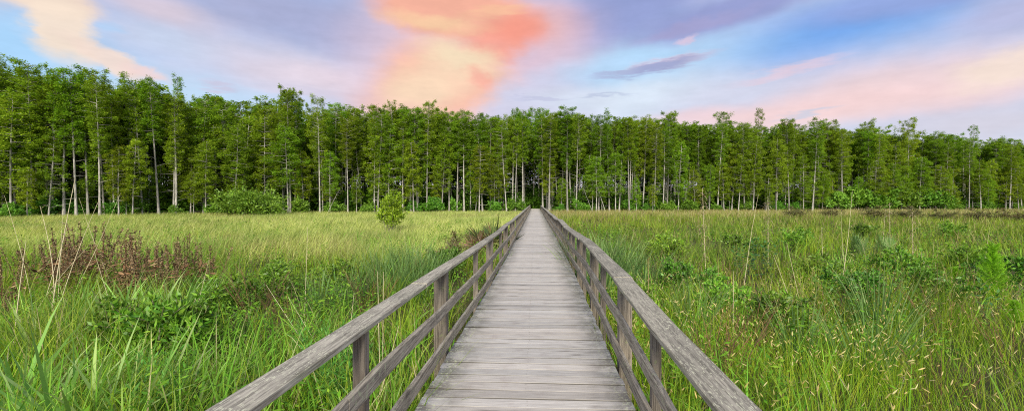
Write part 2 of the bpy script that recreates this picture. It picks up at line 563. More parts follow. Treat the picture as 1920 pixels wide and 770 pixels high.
def make_cypress(H, n_br, crown0, maxlen, leaf_n, style, leaf=(.34, .13), lean=.0, dead=7):
    """returns (trunk MB, crown MB); style 'tall' flat-topped, 'young' conical, 'spindly' sparse top"""
    tr, cr = MB(), MB()
    n = 12; t = np.linspace(0, 1, n)
    ph = R.uniform(0, 6.28)
    cx = lean * H * t ** 1.3 + .10 * np.sin(t * 5 + ph) * t; cy = .10 * np.sin(t * 4 + ph * 2) * t
    pts = np.stack([cx, cy, t * H * .985], 1); pts[0, 2] = -.3
    r0 = .0058 * H + .025
    rad = r0 * (1 - t) ** .8 * .92 + .018 + r0 * .75 * np.exp(-t * 22)
    tr.tube(pts, rad, 7)
    P = lambda f: np.array([np.interp(f, t, pts[:, k]) for k in range(3)])
    for k in range(dead):                              # dead bare lower limbs
        f = R.uniform(.12, crown0 + .18); a = R.uniform(0, 6.28); L = R.uniform(.7, 2.2)
        p0 = P(f); d = np.array([math.cos(a), math.sin(a), R.uniform(-.05, .45)])
        q = [p0 + d * L * s_ + np.array([0, 0, -.12 * L * s_ * s_]) for s_ in (0, .4, .75, 1)]
        tr.tube(q, [.03, .022, .014, .006], 4)
    for k in range(n_br):
        f = crown0 + (1 - crown0) * ((k + R.uniform(.1, .9)) / n_br) ** (.9 if style != "young" else 1.0)
        rel = (f - crown0) / (1 - crown0)
        if style == "young": L = maxlen * (.55 + 1.1 * rel - 1.45 * rel ** 2.6) * R.uniform(.5, 1.15) + .2
        elif style == "spindly": L = maxlen * (.9 - .45 * rel) * R.uniform(.45, 1.1)
        else:
            L = maxlen * (.42 + 1.05 * rel - .78 * rel ** 4) * R.uniform(.5, 1.15)
        a = k * 2.399 + R.uniform(-.5, .5)
        rise = (.05 + .55 * rel) * R.uniform(.5, 1.2) if style != "young" else R.uniform(.0, .3)
        p0 = P(f); d = np.array([math.cos(a), math.sin(a), rise]); d /= np.linalg.norm(d)
        ss = np.linspace(0, 1, 4)
        q = np.array([p0 + d * L * s_ + np.array([0, 0, -.10 * L * s_ * s_]) for s_ in ss])
        tr.tube(q, np.array([.035, .024, .014, .005]) * (.6 + L * .25), 4)
        m = int(leaf_n * (.35 + L / maxlen) * R.uniform(.6, 1.2) * (.55 + .45 * min(1, rel * 3)))
        # leaves gather in flat sprays along the limb
        ns = max(2, int(L * 1.7)); sp = np.sort(NP.uniform(.28, 1.02, ns))
        which = NP.integers(0, ns, m)
        s_ = np.clip(sp[which] + NP.normal(0, .07, m), .12, 1.06)
        base = np.stack([np.interp(s_, ss, q[:, kk]) for kk in range(3)], 1)
        lat = np.array([-math.sin(a), math.cos(a), 0])
        wd = (.30 + .20 * L) * np.sqrt(np.clip(1.15 - s_, .05, 1))
        off = NP.normal(0, 1, m) * wd * .55
        base = base + lat[None] * off[:, None] + np.stack([NP.normal(0, .10, m), NP.normal(0, .10, m), NP.normal(0, .17, m) - .14 * np.abs(off)], 1)
        ang = a + np.sign(off) * NP.uniform(.2, 1.5, m)
        D = np.stack([np.cos(ang), np.sin(ang), NP.normal(-.12, .28, m)], 1)
        N = np.array([0, 0, 1.0]) + NP.normal(0, .95, (m, 3))
        c = cols(m, G_DARK, G_MID, G_LITE, w=[.30, .48, .22] if style != "young" else [.10, .40, .50])
        leaves(cr, base, D, N, NP.uniform(.6, 1.25, m) * leaf[0], NP.uniform(.7, 1.3, m) * leaf[1], c)
    return tr, cr


def tree_proto(name, cat, *a, **k):
    tr, cr = make_cypress(*a, **k)
    root = empty(name); root["category"] = cat
    tr.obj("trunk", M_BARK, root, smooth=True); cr.obj("crown", M_TREE, root)
    return root


TALL = [tree_proto("cypress_tree", "tree", 20.0, R.randint(54, 68), R.uniform(.38, .56), R.uniform(2.0, 2.8), 185, "tall", leaf=(.25, .088), lean=R.uniform(-.012, .012)) for _ in range(9)]
YOUNG = [tree_proto("cypress_tree", "tree", 11.0, 44, R.uniform(.16, .34), R.uniform(1.9, 2.7), 200, "young", leaf=(.23, .082), dead=3) for _ in range(6)]
SPIN = [tree_proto("cypress_tree", "tree", 21.0, 50, R.uniform(.40, .5), 2.0, 110, "spindly", leaf=(.25, .09), lean=R.uniform(-.01, .01)) for _ in range(3)]

# forest edge: picture column -> depth and tree height
FX = [-700, -300, 0, 250, 430, 640, 850, 1000, 1200, 1400, 1640, 1800, 1920, 2250, 2700]
FD = [44, 48, 54, 61, 69, 76, 83, 84, 87, 89, 92, 96, 99, 106, 112]
FT = [18.5, 18.5, 18.6, 18.6, 18.6, 18.6, 18.4, 18.4, 18.0, 17.6, 16.6, 15.8, 14.6, 13.5, 13]  # top above eye


def dep(X): return float(np.interp(X, FX, FD))
def top_at(X): return float(np.interp(X, FX, FT)) + EYE - ZG


REG = [(-999, 120, "at the left end of the forest"), (120, 260, "near the left end of the forest"), (260, 410, "left of the round green shrub"),
       (410, 545, "behind the round green shrub"), (545, 690, "between the round shrub and the lone bush"),
       (690, 780, "behind the lone yellow-green bush"), (780, 890, "between the lone bush and the boardwalk"), (890, 1004, "just left of the boardwalk mouth"),
       (1004, 1120, "just right of the boardwalk mouth"), (1120, 1280, "to the right of the boardwalk mouth"),
       (1280, 1450, "behind the two shaggy dead stalks"), (1450, 1620, "in the middle of the right-hand forest edge"),
       (1620, 1780, "toward the right end of the forest"), (1780, 2999, "at the right end of the forest")]
ORD = ["first", "second", "third", "fourth", "fifth", "sixth", "seventh", "eighth", "ninth", "tenth", "eleventh", "twelfth", "thirteenth", "fourteenth", "fifteenth", "sixteenth", "seventeenth", "eighteenth", "nineteenth", "twentieth"] + ["twenty-" + w for w in ("first", "second", "third", "fourth", "fifth", "sixth", "seventh", "eighth", "ninth")] + ["thirtieth"] * 40


def region(X):
    for k, (a, b, n) in enumerate(REG):
        if a <= X < b: return k, n


placed = []


def clear(x, y, md):
    if abs(x - .25) < 1.75 and y < 97: return False
    for px, py in placed:
        if (px - x) ** 2 + (py - y) ** 2 < md * md: return False
    return True


plan = []
# standouts first: (picture column, extra depth, top row in the picture)
STAND = [(3, 3, 97, "spindly"), (338, 4, 138, "spindly"), (270, 5, 146, "spindly"), (738, 3, 188, "spindly"), (1143, 2, 203, "spindly"), (1410, 4, 203, "spindly"),
         (1018, 4, 205, "tall"), (984, 13, 208, "tall"), (1000, 14, 211, "tall"), (1034, 9, 212, "tall"), (970, 8, 212, "tall"), (1558, 4, 229, "tall"), (1640, 4, 226, "tall"), (1703, 4, 225, "tall"), (1812, 3, 235, "spindly"), (1880, 5, 255, "spindly"), (545, 5, 172, "tall"), (830, 4, 203, "tall"), (960, 3, 203, "spindly"), (1275, 5, 210, "tall")]
for X, dd, Yt, st in STAND:
    D = dep(X) + dd; x, y_, zt = at(X, D, Yt)
    placed.append((x, y_)); plan.append((X, dd, x, y_, zt - ZG, st, "stand"))
# pale front trunks seen clearly in the photo
for X in (60, 143, 165, 187, 268, 298, 330, 545, 600, 652, 708, 755, 783, 800, 857, 870, 905, 950, 990, 1030, 1064, 1080, 1122, 1180, 1226, 1345, 1396, 1480, 1523, 1580, 1645, 1817, 1893):
    D = dep(X) + R.uniform(-.8, 1.2); x, y_, _ = at(X, D)
    if clear(x, y_, 1.1):
        placed.append((x, y_)); plan.append((X, 0, x, y_, top_at(X) * R.uniform(.80, 1.0), "tall", "front"))
tries = 0; n_young = 0
while len(plan) < 298 and tries < 60000:
    tries += 1
    X = R.uniform(-30, 1950)
    dd = abs(R.gauss(0, 1)) * 5.0
    if dd > 17: continue
    young = n_young < 118
    if young: dd = R.uniform(-1.2, 3.0)
    D = dep(X) + dd; x, y_, _ = at(X, D)
    if not clear(x, y_, 1.25): continue
    placed.append((x, y_)); n_young += young
    if young: plan.append((X, dd, x, y_, R.choice((R.uniform(5.5, 9.0), R.uniform(8.0, 16.0), R.uniform(9.0, 16.0))) * top_at(X) / 20, "young", "edge"))
    else: plan.append((X, dd, x, y_, top_at(X) * (R.uniform(.76, .94) if dd < 3 else R.uniform(.87, .985)), "tall", "front" if dd < 2.2 else "row"))

cnt = {}
stand_words = {3: "spindly cypress whose ragged top pokes up highest at the photo's left edge", 338: "tall spindly cypress rising well above the canopy left of the round shrub",
               270: "wispy-topped cypress just left of the tallest spindly one, left of the round shrub", 738: "thin-topped cypress rising above the canopy behind the lone yellow-green bush",
               1143: "cypress with a dark tufted top above the canopy, second emergent right of the boardwalk", 1410: "very thin bare-topped cypress standing above the canopy behind the shaggy dead stalks",
               1018: "tall pointed cypress directly above the boardwalk mouth", 984: "cypress closing the skyline above the left handrail's far end",
               1000: "cypress standing behind the dark boardwalk mouth, in line with the deck", 1034: "cypress in the skyline above the right handrail's far end", 970: "cypress in the skyline close left of the boardwalk mouth, behind the front row", 1558: "flat-topped cypress, leftmost of the three tall ones in the right-hand skyline",
               1640: "flat-topped cypress, middle of the three tall ones in the right-hand skyline", 1703: "pagoda-topped cypress, rightmost of the three tall ones in the right-hand skyline",
               1812: "thin open-topped cypress in the skyline near the right end of the forest", 1880: "small ragged cypress top in the skyline at the far right end",
               545: "broad-topped cypress in the skyline between the round shrub and the lone bush", 830: "leafy-topped cypress in the skyline left of the boardwalk below the orange cloud",
               960: "thin-topped cypress in the skyline just left of the boardwalk mouth", 1275: "round-topped cypress in the skyline well right of the boardwalk mouth"}
plan.sort(key=lambda p: p[0])
for X, dd, x, y_, H, st, role in plan:
    k, nm = region(X)
    if role == "stand":
        lab = stand_words[X]; grp = "cypress tops rising above the canopy"
    elif role == "front":
        c = cnt[(k, role)] = cnt.get((k, role), -1) + 1
        lab = f"{ORD[c]} pale front-row cypress trunk from the left, {nm}"; grp = "tall cypress trees along the forest's front row"
    elif role == "edge":
        c = cnt[(k, role)] = cnt.get((k, role), -1) + 1
        lab = f"{ORD[c]} low feathery young cypress from the left, {nm}"; grp = "young feathery cypress trees at the forest edge"
    else:
        lab = f"tall thin cypress half hidden in the rows {nm}"; grp = "tall cypress half hidden in the rows " + nm
    pr = R.choice({"tall": TALL, "young": YOUNG, "spindly": SPIN}[st])
    h0 = {"tall": 20, "young": 11, "spindly": 21}[st]
    s_ = H / h0; w_ = s_ ** .7 * R.uniform(.88, 1.15)
    instance(pr, (x, y_, ZG), R.uniform(0, 6.28), (w_, w_, s_), lab, grp, tilt=(R.gauss(0, .03), R.gauss(0, .03)))

tr, _c = make_cypress(12.0, 1, .97, .6, 1, "spindly", dead=16)
snag = empty("dead_tree"); snag["category"] = "dead tree"; tr.obj("trunk", M_BARK, snag, smooth=True)
for X, dd, H, tl, lab in ((1112, -1.0, 6.5, -.38, "thin bare dead trunk leaning left, just right of the boardwalk mouth"), (1136, -.6, 7.5, -.30, "second bare dead trunk leaning left, to the right of the boardwalk mouth"),
                          (1437, -.8, 8.0, .06, "grey bare dead tree with spreading limbs behind the right shaggy stalk"), (612, -.8, 5.0, .45, "short dead trunk leaning steeply, between the round shrub and the lone bush"), (1745, -.6, 6.5, -.12, "grey bare dead tree toward the right end of the forest")):
    x, y_, _ = at(X, dep(X) + dd); s_ = H / 12
    instance(snag, (x, y_, ZG), R.uniform(-.3, .3), (s_, s_, s_), lab, "dead trees at the forest edge", tilt=(0, tl))

# the woods behind: too many to count, one object
low = []
for kk in range(5):
    tr, cr = make_cypress(20.0, 46, R.uniform(.24, .42), R.uniform(2.3, 2.9), 88, "tall", leaf=(.42, .16), dead=3)
    low.append((tr.arrays(), cr.arrays()))
wood = MB(); n_w = 0; tries = 0; cells = set()
while n_w < 1250 and tries < 90000:
    tries += 1
    X = R.uniform(-600, 2600)
    vis = -40 < X < 1960
    dd = R.uniform(6 if vis else -1, 44)
    D = dep(X) + dd; x, y_, _ = at(X, D)
    key = (int(x / 1.8), int(y_ / 1.8))
    if key in cells or (abs(x - .25) < 1.9 and y_ < 97): continue
    cells.add(key)
    lo = low[R.randrange(5)]; a = R.uniform(0, 6.28); s_ = top_at(X) / 20 * R.uniform(.89, .99); w_ = s_ * R.uniform(.95, 1.25)
    rot = np.array([[math.cos(a), -math.sin(a), 0], [math.sin(a), math.cos(a), 0], [0, 0, 1]]) @ np.diag([w_, w_, s_])
    g = R.uniform(.8, 1.15)
    for mi, (v, c, q, t, qm, tm) in enumerate(lo):
        wood.add(v @ rot.T + np.array([x, y_, ZG]), quads=q, tris=t if len(t) else None, col=c * g if mi else c, mat=mi)
    n_w += 1
for k in range(3600):                                    # thicket between the trunks
    X = R.uniform(-600, 2600); D = dep(X) + (R.uniform(2.0, 26) if k % 3 else R.uniform(20, 48)); x, y_, _ = at(X, D)
    if abs(x - .25) < 3.0 and y_ < 94: continue
    w = R.uniform(1.2, 2.4); h = R.uniform(1.0, 6.0); m = 200
    if k % 3 == 0: w, h, m = R.uniform(2.2, 3.6), R.uniform(4, 9.5), 300
    u = rdir(m); p = u * NP.uniform(.5, 1.0, (m, 1)) * np.array([w, w, h * .5]) + np.array([x, y_, ZG + h * .48])
    leaves(wood, p, u + NP.normal(0, .5, (m, 3)), rdir(m), NP.uniform(.35, .75, m), NP.uniform(.2, .36, m), cols(m, (.07, .16, .015), (.10, .21, .02)), mat=1)
for k in range(46):                                      # the path bends away behind this growth
    x, y_ = R.uniform(-5, 6), R.uniform(97, 122); w, h, m = R.uniform(1.5, 2.6), R.uniform(3, 8.5), 300
    u = rdir(m); p = u * NP.uniform(.5, 1.0, (m, 1)) * np.array([w, w, h * .5]) + np.array([x, y_, ZG + h * .48])
    leaves(wood, p, u + NP.normal(0, .5, (m, 3)), rdir(m), NP.uniform(.35, .7, m), NP.uniform(.2, .34, m), cols(m, (.05, .12, .012), (.08, .17, .018)), mat=1)
tag(wood.obj("deep_woods", [M_BARK, M_WOODS]), "dense mass of further cypress trees filling the forest behind the front rows", "woods", kind="stuff")


# ------------------------------------------------------------------ shrubs
def shrub_proto(name, cat, w, h, n, pal, leaf=(.26, .13), lobes=9, stems=7, up=.25):
    root = empty(name); root["category"] = cat
    st, fo = MB(), MB()
    C = []
    for k in range(lobes):
        a = R.uniform(0, 6.28); rr = math.sqrt(R.random()) * w * .36; hh = h * (R.uniform(.3, .84) * (1 - .5 * (rr / (w * .5)) ** 2))
        C.append((rr * math.cos(a), rr * math.sin(a), hh, R.uniform(.14, .24) * w))
    for k in range(stems):
        c = C[k % lobes]
        b = np.array([R.uniform(-.1, .1) * w, R.uniform(-.1, .1) * w, -.1]); e = np.array(c[:3])
        st.tube([b, b * .4 + e * .5 + [0, 0, h * .06], e], np.array([.03, .02, .008]) * (w * .25 + .4), 5, col=(.20, .17, .13))
    for c in C:
        m = n // lobes
        u = rdir(m); r = NP.uniform(.35, 1.0, m) ** .5 * c[3] * NP.uniform(.8, 1.12, m)
        lump = .75 + .5 * vnoise(u[:, 0] * 2.4 + c[0] * 3, u[:, 1] * 2.4 + u[:, 2] * 2 + c[1], 8)
        p = np.array(c[:3]) + u * (r * lump)[:, None] * np.array([1, 1, .82])
        p[:, 2] = np.maximum(p[:, 2], .02)
        D = u + NP.normal(0, .5, (m, 3)) + np.array([0, 0, up]); N = u + NP.normal(0, .5, (m, 3))
        leaves(fo, p, D, N, NP.uniform(.7, 1.3, m) * leaf[0], NP.uniform(.7, 1.3, m) * leaf[1], cols(m, *pal))
    for k in range(lobes * 5):                             # loose sprigs break the outline
        c = C[k % lobes]; u = rdir(1)[0]; u[2] = abs(u[2]) * (1 + up) + .15; u /= np.linalg.norm(u)
        p0 = np.array(c[:3]) + u * c[3] * .55; p1 = np.array(c[:3]) + u * c[3] * R.uniform(1.15, 1.65) + [0, 0, c[3] * .1]
        st.tube([p0, p1], [.010, .004], 4, col=(.17, .16, .09))
        m = 26; f = NP.random(m)[:, None]; P = p0 + (p1 - p0) * f
        leaves(fo, P, u + NP.normal(0, .95, (m, 3)), rdir(m), NP.uniform(.7, 1.2, m) * leaf[0], NP.uniform(.7, 1.2, m) * leaf[1], cols(m, *pal))
    st.obj("stems", M_STEM, root); fo.obj("foliage", M_SHRUB, root)
    return root


PAL_S = ((.095, .23, .02), (.145, .31, .028), (.20, .38, .038))
big = shrub_proto("round_shrub", "shrub", 10.0, 4.7, 9500, PAL_S, (.34, .17), lobes=15)
x, y_, _ = at(472, 64); instance(big, (x, y_, ZG), .4, (1.05, 1.05, .84), label="large dark green round shrub bulging out at the forest foot on the left")
bush = shrub_proto("lone_bush", "bush", 1.9, 2.8, 2300, ((.22, .39, .02), (.30, .47, .03), (.15, .28, .02)), (.15, .065), lobes=15, stems=12, up=1.6)
x, y_, _ = at(733, 30); instance(bush, (x, y_, ZG), 1.1, (1.15, 1.15, 1.2), label="lone yellow-green upright bush standing in pale grass before the forest")
UND = [shrub_proto("understory_shrub", "shrub", R.uniform(3.2, 4.4), R.uniform(2.4, 3.6), 1700, PAL_S, (.32, .16), lobes=8) for _ in range(4)]
und_x = [20, 75, 130, 215, 245, 330, 400, 560, 630, 690, 775, 815, 850, 930, 965, 1050, 1085, 1110, 1180, 1215, 1255, 1290, 1345, 1400, 1455, 1490, 1570, 1600, 1625, 1660, 1700, 1735, 1760, 1790, 1850, 1905]
cnt = {}
for X in und_x:
    big_ = 1555 < X < 1775
    D = dep(X) + R.uniform(-1.0, 1.5); x, y_, _ = at(X, D)
    if abs(x - .15) < 3.2: x = .15 + math.copysign(3.4, x - .15)
    k, nm = region(X); c = cnt[k] = cnt.get(k, -1) + 1
    s_ = (R.uniform(1.2, 1.75) if big_ else R.uniform(.55, 1.0))
    instance(R.choice(UND), (x, y_, ZG), R.uniform(0, 6.28), (s_ * R.uniform(.9, 1.2), s_ * R.uniform(.9, 1.2), s_),
             f"{ORD[c]} dark understory shrub from the left, {nm}", "understory shrubs at the forest foot")


# ------------------------------------------------------------------ grass (nobody could count it)
def col_of(x, y):
    """picture column of a ground point, only to know which stretch of forest lies behind it"""
    return 960 + F_PX * np.tan(np.clip(np.arctan2(x, np.maximum(y, .01)) + YAW, -1.35, 1.35))


def field(n, y0, y1, pw=-.45, xl=None, xr=None):
    e = pw + 1
    y = (y0 ** e + NP.random(n) * (y1 ** e - y0 ** e)) ** (1 / e)
    lo = -1.32 * y - 3.5 if xl is None else np.maximum(xl, -1.32 * y - 3.5)
    hi = 1.32 * y + 3.5 if xr is None else np.minimum(xr, 1.32 * y + 3.5)
    ok = hi > lo
    x = lo + NP.random(n) * (hi - lo)
    X = col_of(x, y)
    depth = y * math.cos(YAW) - x * math.sin(YAW)
    ok &= (depth < np.interp(X, FX, FD) + 2.5) & ((x < -1.12 + drift(y)) | (x > 1.02 + drift(y)))
    return x[ok], y[ok]


def pick(mask_p, *arrs):
    k = NP.random(len(arrs[0])) < mask_p
    return [a[k] for a in arrs]


def lod(y, y0=7.0, p=.62): return np.maximum(1, y / y0) ** p


def pale_zone(x, y):
    """how far the fine pale grass has taken over (left of the boardwalk, beyond the lush strip)"""
    edge = 16.5 + 6.0 * (fbm(x * .16, y * .10, 3) - .5) * 2 + np.where(x > -6, (x + 6) * .9, 0)
    return sst(-2.0, 3.0, y - edge) * (x < 0)


G1, G2, G3, G4 = (.155, .285, .008), (.245, .385, .012), (.350, .460, .035), (.085, .165, .006)
STRAW, TAN, BRN = (.42, .36, .18), (.34, .27, .13), (.16, .09, .04)

# 1. mixed green meadow grass, both sides
mb = MB()
x, y = field(270000, 2.0, 100, -.35)
pz = pale_zone(x, y)
x, y, pz = pick(1 - .80 * pz, x, y, pz)
f1 = fbm(x * .33, y * .24, 21, 4); f2 = fbm(x * .9, y * .7, 31, 3); f3 = fbm(x * .12 + 9, y * .07, 41, 3)
x, y, f1, f2, f3, pz = pick(.14 + .86 * sst(.38, .60, f2), x, y, f1, f2, f3, pz)
n = len(x); right = x > 0
L = (.42 + .50 * f1 + .22 * NP.random(n)) * np.where(right, .90, 1.0) * np.where((y < 6) & ~right, 1.15, 1.0)
L *= np.where(np.abs(x) < 2.2, .82, 1.0)
tus = fbm(x * 1.5, y * 1.1, 123, 2)                       # tussocks: tall middles, low gaps between
L *= .50 + 1.0 * sst(.25, .75, tus)
c = cols(n, G1, G2, G3, G4, STRAW, w=[.28, .30, .20, .14, .08], jit=.3)
yel = np.clip(sst(8, 60, y) * .55 + (f3 - .5) * .9, 0, .75)[:, None] * np.where(right, 1, .6)[:, None]
c = c * (1 - yel) + np.array([.245, .340, .022]) * yel * NP.uniform(.7, 1.25, (n, 1))
brn = (sst(.55, .68, fbm(x * .28 + 50, y * .16, 77, 3)) * sst(5, 12, y) * np.where(right, .85, .4))
kb = NP.random(n) < brn * .42
c[kb] = cols(int(kb.sum()), (.26, .17, .075), (.30, .24, .11), (.17, .10, .045))
az = NP.normal(0, 1.0, n) + 6.28 * fbm(x * .45, y * .35, 133, 2) * 2
dk = sst(.50, .64, fbm(x * .25 + 70, y * .17, 143, 3))[:, None]          # patches of a darker green species
c = c * (1 - .55 * dk) + np.array([.085, .215, .010]) * .55 * dk
blades(mb, x, y, ZG - .02, L * NP.uniform(.75, 1.2, n), NP.uniform(.006, .012, n) * lod(y), az, NP.uniform(.02, .35, n), NP.uniform(.1, 1.3, n), c,
       tip=c * .68 + np.array(STRAW) * .42 * NP.uniform(.2, 1, (n, 1)))
tag(mb.obj("meadow_grass", M_GRASS), "mixed green meadow grass filling the marsh on both sides of the boardwalk", "grass", kind="stuff")

# 2. fine pale grass, leaning with the wind, left of the boardwalk
mb = MB()
x, y = field(260000, 9, 92, -.25, xr=-1.3)
pz = pale_zone(x, y); x, y = pick(pz, x, y)
f1 = fbm(x * .22, y * .14, 91, 3); f2 = fbm(x * .5, y * .33, 95, 3)
n = len(x)
L = (.62 + .55 * f1) * NP.uniform(.8, 1.2, n) * np.interp(y, [10, 30, 90], [1.0, 1.0, .9])
c = cols(n, (.61, .66, .18), (.51, .60, .12), (.73, .71, .31), (.30, .42, .05), w=[.38, .30, .16, .16])
g = sst(.48, .66, f2)[:, None]; c = c * (1 - .55 * g) + np.array([.18, .34, .03]) * .55 * g
c *= (.74 + .52 * fbm(x * 1.3 - y * .25, y * .42, 151, 3))[:, None]
kb = NP.random(n) < .3 * sst(.58, .7, fbm(x * .11 + 7, y * .1, 99, 3)); c[kb] = cols(int(kb.sum()), (.27, .19, .08), (.33, .27, .12))
blades(mb, x, y, ZG - .02, L, NP.uniform(.004, .0075, n) * lod(y, 8, .75), NP.normal(.25, .95, n), NP.uniform(.02, .30, n), NP.uniform(.3, 1.25, n), c,
       tip=c * .5 + np.array([.46, .45, .22]) * .5)
tag(mb.obj("fine_pale_grass", M_GRASS), "fine pale straw-green grass leaning in the wind left of the boardwalk", "grass", kind="stuff")

# 3. tan-tipped grass along the far edge of the right-hand meadow
mb = MB()
x, y = field(95000, 24, 102, .15, xl=1.6)
X = col_of(x, y); far = np.interp(X, FX, FD) - y
pr_ = sst(34, 8, far) * (.35 + .65 * sst(.4, .6, fbm(x * .08, y * .12, 55, 3))) + .05
x, y = pick(pr_, x, y); n = len(x)
c = cols(n, (.46, .40, .17), (.36, .26, .10), (.54, .49, .23), (.28, .31, .07), w=[.36, .24, .16, .24])
blades(mb, x, y, ZG - .02, NP.uniform(.75, 1.22, n), NP.uniform(.005, .009, n) * lod(y, 8, .72), NP.normal(.2, 1.2, n), NP.uniform(.02, .3, n), NP.uniform(.2, 1.1, n), c)
tag(mb.obj("tan_grass", M_GRASS), "tan-tipped tall grass along the far edge of the right-hand meadow", "grass", kind="stuff")

# 4. broad-bladed grass: lush at the left, scattered elsewhere
mb = MB()
x, y = field(46000, 2.2, 26, -.35)
f = fbm(x * .42 + 3, y * .42, 61, 3)
left = x < 0
dens = sst(.48, .66, f) * np.where(left, np.where(x < -2.6, 1.0, .45), .28) + np.where(left & (y < 7) & (x < -3.0), .30, .02)
x, y = pick(dens * sst(26, 15, y), x, y); n = len(x)
c = cols(n, (.18, .40, .040), (.25, .48, .05), (.12, .30, .025), (.36, .52, .11), (.52, .48, .24), w=[.34, .28, .2, .12, .06])
blades(mb, x, y, ZG - .02, NP.uniform(.65, 1.25, n) * np.where(x < 0, 1, .85), NP.uniform(.011, .024, n) * lod(y, 9, .4), NP.uniform(0, 6.28, n), NP.uniform(.02, .30, n), NP.uniform(.15, 1.7, n), c, segs=5)
tag(mb.obj("broad_blade_grass", M_GRASS), "lush broad-bladed marsh grass, thickest in the left foreground", "grass", kind="stuff")

# 5. short leafy undergrowth
mb = MB()
x, y = field(20000, 2.2, 40, -.5)
f = fbm(x * .6 + 13, y * .6, 71, 3); x, y, f = pick((.07 + .93 * sst(.50, .63, f)) * np.where(x < 0, 1, .75), x, y, f); n = len(x)
per = 10
hx = np.repeat(x, per); hy = np.repeat(y, per)
hh = np.repeat(NP.uniform(.30, .72, n) + .28 * sst(.54, .66, f), per) * np.tile(np.linspace(.25, 1, per), n)
a = NP.uniform(0, 6.28, n * per)
P = np.stack([hx + .03 * np.cos(a), hy + .03 * np.sin(a), ZG + hh], 1)
D = np.stack([np.cos(a), np.sin(a), NP.uniform(.0, .7, n * per)], 1)
N = np.array([0, 0, 1.0]) + NP.normal(0, .35, (n * per, 3))
c = cols(n * per, (.105, .255, .015), (.15, .325, .02), (.22, .38, .03), (.065, .17, .012))
leaves(mb, P, D, N, NP.uniform(.05, .125, n * per) * lod(hy, 7, .4), NP.uniform(.016, .036, n * per) * lod(hy, 7, .5), c)
tag(mb.obj("leafy_undergrowth", M_LEAF), "short leafy green undergrowth between the grass", "undergrowth", kind="stuff")

# 6. foxtail grass with cream seed heads, right foreground
mb = MB()
x, y = field(30000, 2.0, 16, -.45, xl=1.05, xr=13)
f = fbm(x * .5 + 23, y * .5, 81, 3)
x, y = pick(sst(15, 5, y) * (.25 + .75 * sst(.40, .60, f)) * sst(13, 7, x - .2 * y), x, y)
n = len(x)
az = NP.uniform(0, 6.28, n); le = NP.uniform(.02, .28, n); cu = NP.uniform(.2, .9, n); L = NP.uniform(.60, .98, n)
c = cols(n, (.28, .42, .02), (.40, .47, .04), (.18, .35, .015))
blades(mb, x, y, ZG - .02, L, np.full(n, .0042), az, le, cu, c, segs=4)
k = NP.random(n) < .32
hd = np.stack([np.cos(az), np.sin(az), np.zeros(n)], 1)
Pt = np.stack([x, y, np.full(n, ZG - .02)], 1)
for s_ in range(4):
    aa = (le + cu * (s_ + .5) / 4)[:, None]; Pt = Pt + (L / 4)[:, None] * (np.sin(aa) * hd + np.cos(aa) * np.array([0, 0, 1.0]))
aa = (le + cu * 1.25)[:, None]; Dt = np.sin(aa) * hd + np.cos(aa) * np.array([0, 0, 1.0])
Pt, Dt, hd = Pt[k], Dt[k], hd[k]; m = len(Pt)
hl = NP.uniform(.035, .075, m)[:, None]; hr = NP.uniform(.0042, .0075, m)[:, None]
s1 = np.cross(Dt, np.array([.3, .2, .9])); s1 /= np.linalg.norm(s1, axis=1)[:, None]; s2 = np.cross(Dt, s1)
prof = [(0, .35), (.25, 1.0), (.65, .9), (1.0, .15)]
V = []
for (tt, rr) in prof:
    for b in range(5):
        a_ = b / 5 * 2 * math.pi
        V.append(Pt + Dt * hl * tt + (s1 * math.cos(a_) + s2 * math.sin(a_)) * hr * rr)
V = np.stack(V, 1).reshape(-1, 3)
q = [[r_ * 5 + b, r_ * 5 + (b + 1) % 5, (r_ + 1) * 5 + (b + 1) % 5, (r_ + 1) * 5 + b] for r_ in range(3) for b in range(5)]
q = (np.arange(m) * 20)[:, None, None] + np.array(q)[None]
c = np.repeat(cols(m, (.56, .48, .19), (.48, .41, .15), (.62, .55, .27), (.38, .36, .11)), 20, 0)
mb.add(V, quads=q.reshape(-1, 4), col=c)
tag(mb.obj("foxtail_grass", M_GRASS), "foxtail grass with cream bristly seed heads beside the right handrail", "grass", kind="stuff")


# 7. dead thatch lying between the stems
mb = MB()
x, y = field(26000, 2.2, 30, -.4); n = len(x)
f = fbm(x * .4 + 31, y * .4, 87, 3); x, y = pick(.15 + .6 * sst(.5, .66, f), x, y); n = len(x)
c = cols(n, STRAW, TAN, BRN, (.46, .42, .26), w=[.35, .3, .2, .15])
blades(mb, x, y, ZG + NP.uniform(.0, .30, n), NP.uniform(.25, .75, n), NP.uniform(.004, .009, n) * lod(y), NP.uniform(0, 6.28, n), NP.uniform(.7, 1.35, n), NP.uniform(-.3, .5, n), c)
tag(mb.obj("dead_thatch", M_GRASS), "dead straw and thatch lying among the green stems", "dead grass", kind="stuff")


# ------------------------------------------------------------------ single plants
def ground_at(X, depth):
    x, y, _ = at(X, depth); return (x, y, ZG)


def h_for(X, depth, Y): return at(X, depth, Y)[2] - ZG


